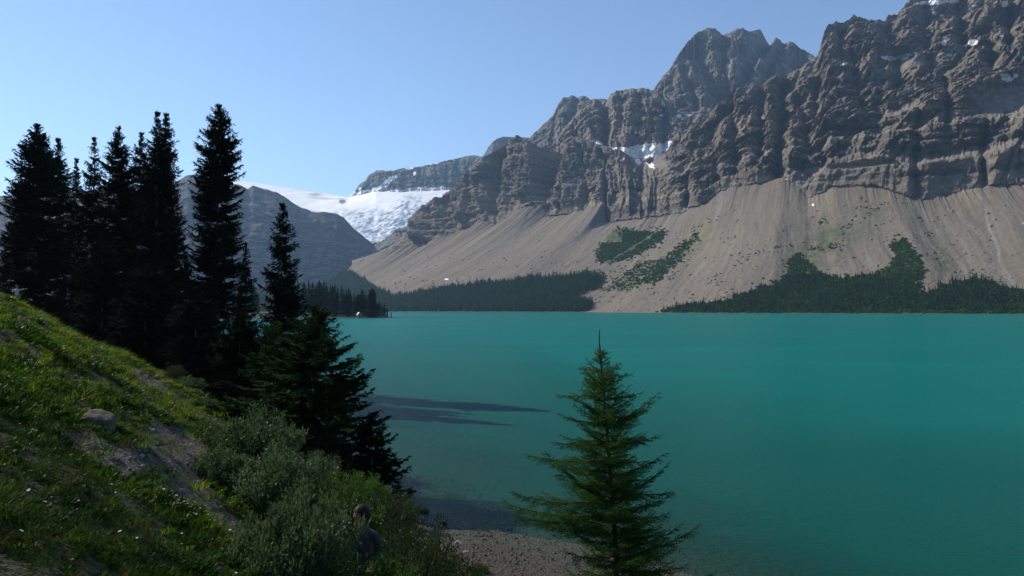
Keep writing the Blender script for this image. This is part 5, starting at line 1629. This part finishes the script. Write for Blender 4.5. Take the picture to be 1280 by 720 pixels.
def stones():
    g = random.Random(9)
    def one(seed, px, py, size, mat, lab, sink=.3, d=None, grp=None, rz=0.0, name="rock"):
        if d is None:
            x, y, z, dd = ground_hit(px, py)
        else:
            w = W(px, py, d); x, y, dd = float(w[0]), float(w[1]), d
        z = float(ground_z(float(x), float(y)))
        me = stone_mesh(seed, *size)
        me.materials.append(mat)
        o = put(name, me)
        o.location = (float(x), float(y), z + size[2] * (1 - sink) - size[2] * .3)
        o.rotation_euler = (0, 0, rz)
        o["label"] = lab; o["category"] = "rock"
        if grp: o["group"] = grp
        return o
    b = one(3, 126, 536, (.38, .29, .30), ST_DIM, "lichen grey boulder set in the turf above the gravel patch", .45, None, None, -.35, "boulder")
    def onlake(seed, px, py, size, mat, lab, h=0.0, rz=0.0):
        w = W(px, py, 1.0); dz = w[2] - EYE; t = (h - EYE) / dz
        x, y = w[0] * t, t
        gz_ = float(ground_z(x, y))
        me = stone_mesh(seed, *size); me.materials.append(mat)
        o = put("rock", me); o.location = (float(x), float(y), max(gz_, -.1) + size[2] * .3); o.rotation_euler = (0, 0, rz)
        o["label"] = lab; o["category"] = "rock"
        o["group"] = "rocks along the waterline"
    onlake(11, 527, 640, (.26, .2, .15), ST_DARK, "round dark rock standing out of the shaded shallows")
    onlake(12, 554, 656, (.14, .1, .08), ST_DARK, "small dark wet rock right at the waterline")
    onlake(13, 573, 674, (.11, .085, .09), ST_PALE, "bright white rock on the beach pebbles", .3)
    onlake(14, 582, 687, (.075, .05, .04), ST_MID, "small flat buff stone below the white rock", .3)
    onlake(15, 541, 655, (.1, .08, .06), ST_MID, "buff stone beside the small dark wet rock at the waterline")
    onlake(16, 556, 700, (.34, .2, .13), ST_MID, "long pale ledge stone at the foot of the shrubs by the beach", .6, 1.1)
    onlake(17, 566, 716, (.26, .2, .12), ST_MID, "lower pale ledge stone beside the low shrub at the beach", .7, .9)
    onlake(18, 549, 680, (.2, .14, .1), ST_MID, "upper pale ledge stone between the shrubs and the pebbles", .45, .6)
    # loose stones over the gravel: nobody could count them
    gg = np.random.default_rng(31)
    base = []
    for k in range(4):
        me = stone_mesh(40 + k, 1, .8, .6, 2, .2, 1.3)
        me.materials.append([ST_GREY, ST_MID, ST_GREY, ST_MID][k])
        base.append(me)
    brown = []
    for k in range(4):
        me = stone_mesh(60 + k, 1, .8, .45, 2, .2, 1.3)
        me.materials.append(stone_mat('beach_stone', ((.05, .04, .03), (.03, .028, .025), (.07, .058, .045), (.045, .035, .028))[k], ((.13, .105, .08), (.09, .085, .078), (.19, .165, .135), (.12, .09, .068))[k], 9))
        brown.append(me)
    n = 260000
    x = gg.uniform(-26, 3, n); y = gg.uniform(3, 34, n)
    k = x > -.72 * y - 2
    x, y = x[k], y[k]
    dm = dirt_mask(x, y)
    k = (dm > .25) & (gg.random(len(x)) < .35)
    x, y = x[k], y[k]
    x, y = x[:26000], y[:26000]
    z = ground_z(x, y) - .05
    s = .010 + .016 * gg.pareto(2.6, len(x)).clip(0, 4)
    scatter("gravel", "grey angular gravel lying on the bare patches", np.stack([x, y, z], 1), gg.random((len(x), 3)) * 6.28, np.stack([s] * 3, 1), gg.integers(0, 4, len(x)), base)
    n = 120000
    x = gg.uniform(-9, 8, n); y = gg.uniform(13, 30, n)
    sd = shore_d(x, y)
    k = (sd > -3.2) & (sd < 6)
    x, y = x[k][:45000], y[k][:45000]
    z = ground_z(x, y)
    s = .010 + .013 * gg.pareto(2.8, len(x)).clip(0, 4)
    scatter("pebbles", "brown and grey pebbles on the beach and in the shallows", np.stack([x, y, z + s * .1], 1), gg.random((len(x), 3)) * 6.28, np.stack([s] * 3, 1), gg.integers(0, 4, len(x)), brown)
stones()
# ================================================================== people
def cloth_mat(name, c1, c2):
    return simple_mat(name, c1, c2, 40, .9, .2, .004)
SKIN = new_mat("skin")
_t = NT(SKIN); _t.out(_t.bsdf(_t.ramp(_t.noise(_t.pos(), 20, 3, .5), [(0.3, (.30, .17, .12)), (0.7, (.38, .22, .15))]), .55, None, .3, Subsurface_Weight=.08))
HAIR = simple_mat("dark_hair", (.008, .007, .006), (.02, .017, .014), 60, .7, .5, .004)

def skinned(name, nodes, edges, mat, parent, sub=2, root=0):
    me = bpy.data.meshes.new(name)
    me.from_pydata([n[0] for n in nodes], edges, [])
    me.update()
    me.materials.append(mat)
    o = put(name, me, parent)
    sk = o.modifiers.new("skin", 'SKIN'); sk.use_smooth_shade = True
    layer = me.skin_vertices[0].data if me.skin_vertices else None
    if layer is None:
        import bmesh as _b
        bm = _b.new(); bm.from_mesh(me); bm.verts.layers.skin.verify(); bm.to_mesh(me); bm.free()
        layer = me.skin_vertices[0].data
    for i, n in enumerate(nodes):
        layer[i].radius = n[1] if isinstance(n[1], tuple) else (n[1], n[1])
        layer[i].use_root = (i == root)
    ss = o.modifiers.new("sub", 'SUBSURF'); ss.levels = sub; ss.render_levels = sub
    return o

def head_mesh(r=.105):
    bm = bmesh.new()
    bmesh.ops.create_icosphere(bm, subdivisions=4, radius=1.0)
    for v in bm.verts:
        x, y, z = v.co                                # +y is the face
        k = 1.0
        w = .76 - .16 * max(-z, 0) ** 1.3              # jaw narrows
        nx, ny, nz_ = x * w, y * .95, z * 1.16
        if z < -.1: ny = ny * (1 - .18 * (-z)) + .05
        # brow, eye sockets, nose, mouth, chin
        if y > .3:
            nose = math.exp(-(x / .13) ** 2) * math.exp(-((z + .12) / .22) ** 2)
            ny += .24 * nose * (1 if z > -.3 else .3)
            for sx in (-1, 1):
                ny -= .10 * math.exp(-((x - sx * .33) / .16) ** 2 - ((z - .06) / .12) ** 2)
            ny += .05 * math.exp(-(x / .25) ** 2 - ((z + .50) / .07) ** 2) - .03 * math.exp(-(x / .3) ** 2 - ((z + .44) / .03) ** 2)
            ny += .06 * math.exp(-(x / .3) ** 2 - ((z + .78) / .14) ** 2)
            ny += .05 * math.exp(-((z - .22) / .08) ** 2) * math.exp(-(x / .5) ** 2)
        v.co = (nx * r, ny * r, nz_ * r)
    # ears
    for sx in (-1, 1):
        res = bmesh.ops.create_uvsphere(bm, u_segments=8, v_segments=6, radius=1.0)
        for v in res['verts']:
            v.co = (sx * r * .78 + v.co.x * r * .07, -r * .05 + v.co.y * r * .16, r * .0 + v.co.z * r * .28)
    me = bpy.data.meshes.new("head")
    bm.to_mesh(me); bm.free()
    for p in me.polygons: p.use_smooth = True
    return me

def hair_mesh(r=.105, long=.0):
    bm = bmesh.new()
    bmesh.ops.create_icosphere(bm, subdivisions=4, radius=1.0)
    kill = []
    for v in bm.verts:
        x, y, z = v.co
        v.co = (x * .86 * r * 1.2, y * 1.04 * r * 1.16 - .014, z * 1.2 * r * 1.12 + .008)
        if (y > .35 and z < .34) or z < -.38 - long or (z < -.1 and y > -.1):
            kill.append(v)
    bmesh.ops.delete(bm, geom=kill, context='VERTS')
    for v in bm.verts:
        n = v.co.normalized()
        v.co += n * .014 * mnoise.noise(v.co * 60)
    me = bpy.data.meshes.new("hair")
    bm.to_mesh(me); bm.free()
    for p in me.polygons: p.use_smooth = True
    return me

def hand_nodes(wrist, d, side, k=1.0, curl=.35):
    """palm and five fingers as skinned chains; d: direction, side: thumb side"""
    d = Vector(d).normalized(); s = Vector(side).normalized(); n = d.cross(s).normalized()
    wrist = Vector(wrist)
    nodes, edges = [], []
    def add(p, r): nodes.append((tuple(p), r * k)); return len(nodes) - 1
    w = add(wrist, .026); p1 = add(wrist + d * .045 * k, (.030)); p2 = add(wrist + d * .08 * k, .030)
    edges += [(w, p1), (p1, p2)]
    for i, (off, ln) in enumerate(((.030, .072), (.010, .080), (-.010, .074), (-.028, .058))):
        b = add(wrist + d * .09 * k + s * off * k, .0095)
        m = add(wrist + d * (.09 + ln * .45) * k + s * off * 1.1 * k - n * curl * ln * .2 * k, .009)
        t = add(wrist + d * (.09 + ln * .85) * k + s * off * 1.15 * k - n * curl * ln * .7 * k, .0075)
        edges += [(p2, b), (b, m), (m, t)]
    a = add(wrist + d * .035 * k + s * .034 * k, .012); b = add(wrist + d * .07 * k + s * .055 * k - n * .01, .010); c = add(wrist + d * .095 * k + s * .062 * k - n * .02, .008)
    edges += [(p1, a), (a, b), (b, c)]
    return nodes, edges

def person_bushes():
    """walking up the slope among the shrubs, facing left"""
    w = W(455, 640, 12.3)
    x, y = float(w[0]), float(w[1])
    gz_ = float(ground_z(x, y, False))
    head_top = float(W(455, 633, 12.3)[2])
    t = thing("person", "dark haired person in a dark grey shirt, waist deep in the shrubs, facing left", "person", (x, y, gz_), 0)
    hh = head_top - gz_                      # about 1.4 m: bent forward on the slope
    hz = hh - .12
    sh = hz - .27
    body = [((0, 0, sh - .50), (.155, .12)), ((.01, 0, sh - .30), (.15, .11)), ((0, 0, sh - .12), (.17, .115)), ((-.01, 0, sh), (.13, .09)), ((-.02, 0, sh + .075), .052), ((-.03, 0, sh + .13), .05),
            ((-.185, -.02, sh - .045), (.062, .062)), ((-.25, -.08, sh - .26), .048), ((-.20, -.22, sh - .44), .036),
            ((.185, -.02, sh - .045), (.062, .062)), ((.245, -.04, sh - .28), .048), ((.18, -.20, sh - .42), .036)]
    skinned("shirt", body, [(0, 1), (1, 2), (2, 3), (3, 4), (4, 5), (3, 6), (6, 7), (7, 8), (3, 9), (9, 10), (10, 11)], cloth_mat("dark_grey_shirt", (.03, .031, .035), (.055, .057, .062)), t)
    legz = sh - .52
    legs = [((0, 0, legz), (.15, .12)), ((-.10, -.03, legz - .08), .095), ((-.12, -.22, legz - .32), .07), ((-.11, -.08, .06), .048), ((-.11, -.20, .03), .042),
            ((.10, .02, legz - .08), .095), ((.12, -.06, legz - .34), .07), ((.12, .10, .06), .048), ((.12, -.03, .03), .042)]
    skinned("trousers", legs, [(0, 1), (1, 2), (2, 3), (3, 4), (0, 5), (5, 6), (6, 7), (7, 8)], cloth_mat("black_trousers", (.012, .012, .014), (.025, .025, .028)), t)
    hd = put("head", head_mesh(), t); hd.data.materials.append(SKIN)
    hd.location = (-.045, -.01, hz); hd.rotation_euler = (R(-6), R(-5), R(112))
    hr = put("hair", hair_mesh(.105, .3), hd); hr.data.materials.append(HAIR)
    nk = skinned("neck", [((-.02, 0, sh + .05), .054), ((-.035, 0, sh + .12), .052), ((-.04, 0, sh + .17), .052)], [(0, 1), (1, 2)], SKIN, t, 1)
    for (wr, d, s) in (((-.19, -.24, sh - .46), (.3, -.9, -.4), (1, .3, 0)), ((.17, -.22, sh - .44), (-.3, -.9, -.4), (-1, .3, 0))):
        n, e = hand_nodes(wr, d, s)
        skinned("hand", n, e, SKIN, t, 2, 1)

def person_hill():
    """far up the bank, standing in deep grass with arms raised to the eyes"""
    dd = np.linspace(30, 110, 400)
    cw = W(21, 358, dd); gg = ground_z(cw[:, 0], cw[:, 1], True)
    gpy = to_px(np.stack([cw[:, 0], cw[:, 1], gg], 1))[1]
    kc = int(np.argmin(gpy))                       # the crest of the bank on this line
    gap = np.abs(cw[:, 2] - gg - 1.62) + np.where(np.arange(400) < kc, 1.0, 0)
    dist = float(dd[int(np.argmin(gap))])
    print('hill person', dist, float(dd[kc]), gpy[kc], float(gap.min()))
    w = W(21, 372, dist)
    x, y = float(w[0]), float(w[1])
    gz_ = float(ground_z(x, y, False))
    top = float(W(21, 357, dist)[2])
    H = 1.68
    t = thing("person", "tiny person in white top and blue jeans in deep grass high on the bank", "person", (x, y, top - H), R(0))
    sh = 1.40
    body = [((0, 0, .98), (.15, .11)), ((0, 0, 1.16), (.135, .1)), ((0, 0, 1.30), (.165, .11)), ((0, 0, sh), (.12, .085)), ((0, 0, sh + .08), .05),
            ((-.18, 0, sh - .02), .055), ((-.30, -.06, sh - .16), .045), ((-.22, -.14, sh + .04), .035),
            ((.18, 0, sh - .02), .055), ((.36, -.03, sh + .02), .043), ((.54, -.05, sh + .05), .034)]
    skinned("shirt", body, [(0, 1), (1, 2), (2, 3), (3, 4), (3, 5), (5, 6), (6, 7), (3, 8), (8, 9), (9, 10)], cloth_mat("white_shirt", (.55, .55, .57), (.7, .7, .72)), t)
    legs = [((0, 0, .95), (.15, .115)), ((-.09, 0, .86), .092), ((-.11, -.02, .48), .066), ((-.12, .02, .07), .045), ((-.13, -.1, .03), .04), ((.09, 0, .86), .092), ((.11, -.02, .48), .066), ((.12, .02, .07), .045), ((.13, -.1, .03), .04)]
    skinned("jeans", legs, [(0, 1), (1, 2), (2, 3), (3, 4), (0, 5), (5, 6), (6, 7), (7, 8)], cloth_mat("blue_jeans", (.03, .045, .09), (.05, .07, .13)), t)
    hd = put("head", head_mesh(), t); hd.data.materials.append(SKIN)
    hd.location = (0, 0, sh + .19); hd.rotation_euler = (0, 0, R(-160))
    hr = put("hair", hair_mesh(.105, .2), hd); hr.data.materials.append(HAIR)
    for (wr, d, s) in (((-.21, -.15, sh + .06), (.3, -.2, .8), (1, 0, 0)), ((.57, -.05, sh + .05), (1, 0, 0), (0, 0, 1))):
        n, e = hand_nodes(wr, d, s)
        skinned("hand", n, e, SKIN, t, 1, 1)
person_bushes()
person_hill()

# ================================================================== hut on the low point
def hut():
    wl = simple_mat("weathered_boards", (.10, .075, .05), (.18, .14, .10), 3, .9)
    rf = simple_mat("pale_metal_roof", (.55, .56, .58), (.68, .68, .70), 2, .5)
    dk = simple_mat("hut_window_glass", (.01, .012, .015), (.02, .022, .026), 2, .2, spec=.5)
    w = W(448.5, 393, 544)
    x, y = float(w[0]), float(w[1])
    z = float(ground_z(x, y, False))
    t = thing("hut", "tiny hut with a pale gable roof at the water's edge under the point's trees", "hut", (x, y, z), R(28))
    hw, hl, h, rh = 1.1, 1.5, 2.0, 1.5
    v = [(-hw, -hl, -.2), (hw, -hl, -.2), (hw, hl, -.2), (-hw, hl, -.2), (-hw, -hl, h), (hw, -hl, h), (hw, hl, h), (-hw, hl, h), (0, -hl, h + rh), (0, hl, h + rh)]
    me = bpy.data.meshes.new("wall")
    me.from_pydata(v, [], [(0, 1, 5, 8, 4), (1, 2, 6, 5), (2, 3, 7, 9, 6), (3, 0, 4, 7)]); me.materials.append(wl)
    put("wall", me, t)
    e = .25
    rv, rf_ = [], []
    for sx in (-1, 1):
        o = len(rv)
        a = (sx * (hw + e), h - e * rh / hw); b = (0, h + rh)
        for yy in (-hl - e, hl + e):
            rv += [(a[0], yy, a[1] + .03), (b[0], yy, b[1] + .03), (b[0], yy, b[1] + .12), (a[0], yy, a[1] + .12)]
        rf_ += [(o, o + 1, o + 2, o + 3), (o + 7, o + 6, o + 5, o + 4), (o, o + 4, o + 5, o + 1), (o + 1, o + 5, o + 6, o + 2), (o + 2, o + 6, o + 7, o + 3), (o + 3, o + 7, o + 4, o)]
    me = bpy.data.meshes.new("roof"); me.from_pydata(rv, [], rf_); me.materials.append(rf)
    put("roof", me, t)
    me = bpy.data.meshes.new("door"); me.from_pydata([(-.4, -hl - .03, -.1), (.4, -hl - .03, -.1), (.4, -hl - .03, 1.8), (-.4, -hl - .03, 1.8), (-.4, -hl + .02, -.1), (.4, -hl + .02, -.1), (.4, -hl + .02, 1.8), (-.4, -hl + .02, 1.8)], [], [(0, 1, 2, 3), (0, 4, 5, 1), (1, 5, 6, 2), (2, 6, 7, 3), (3, 7, 4, 0)]); me.materials.append(dk)
    put("door", me, t)
hut()
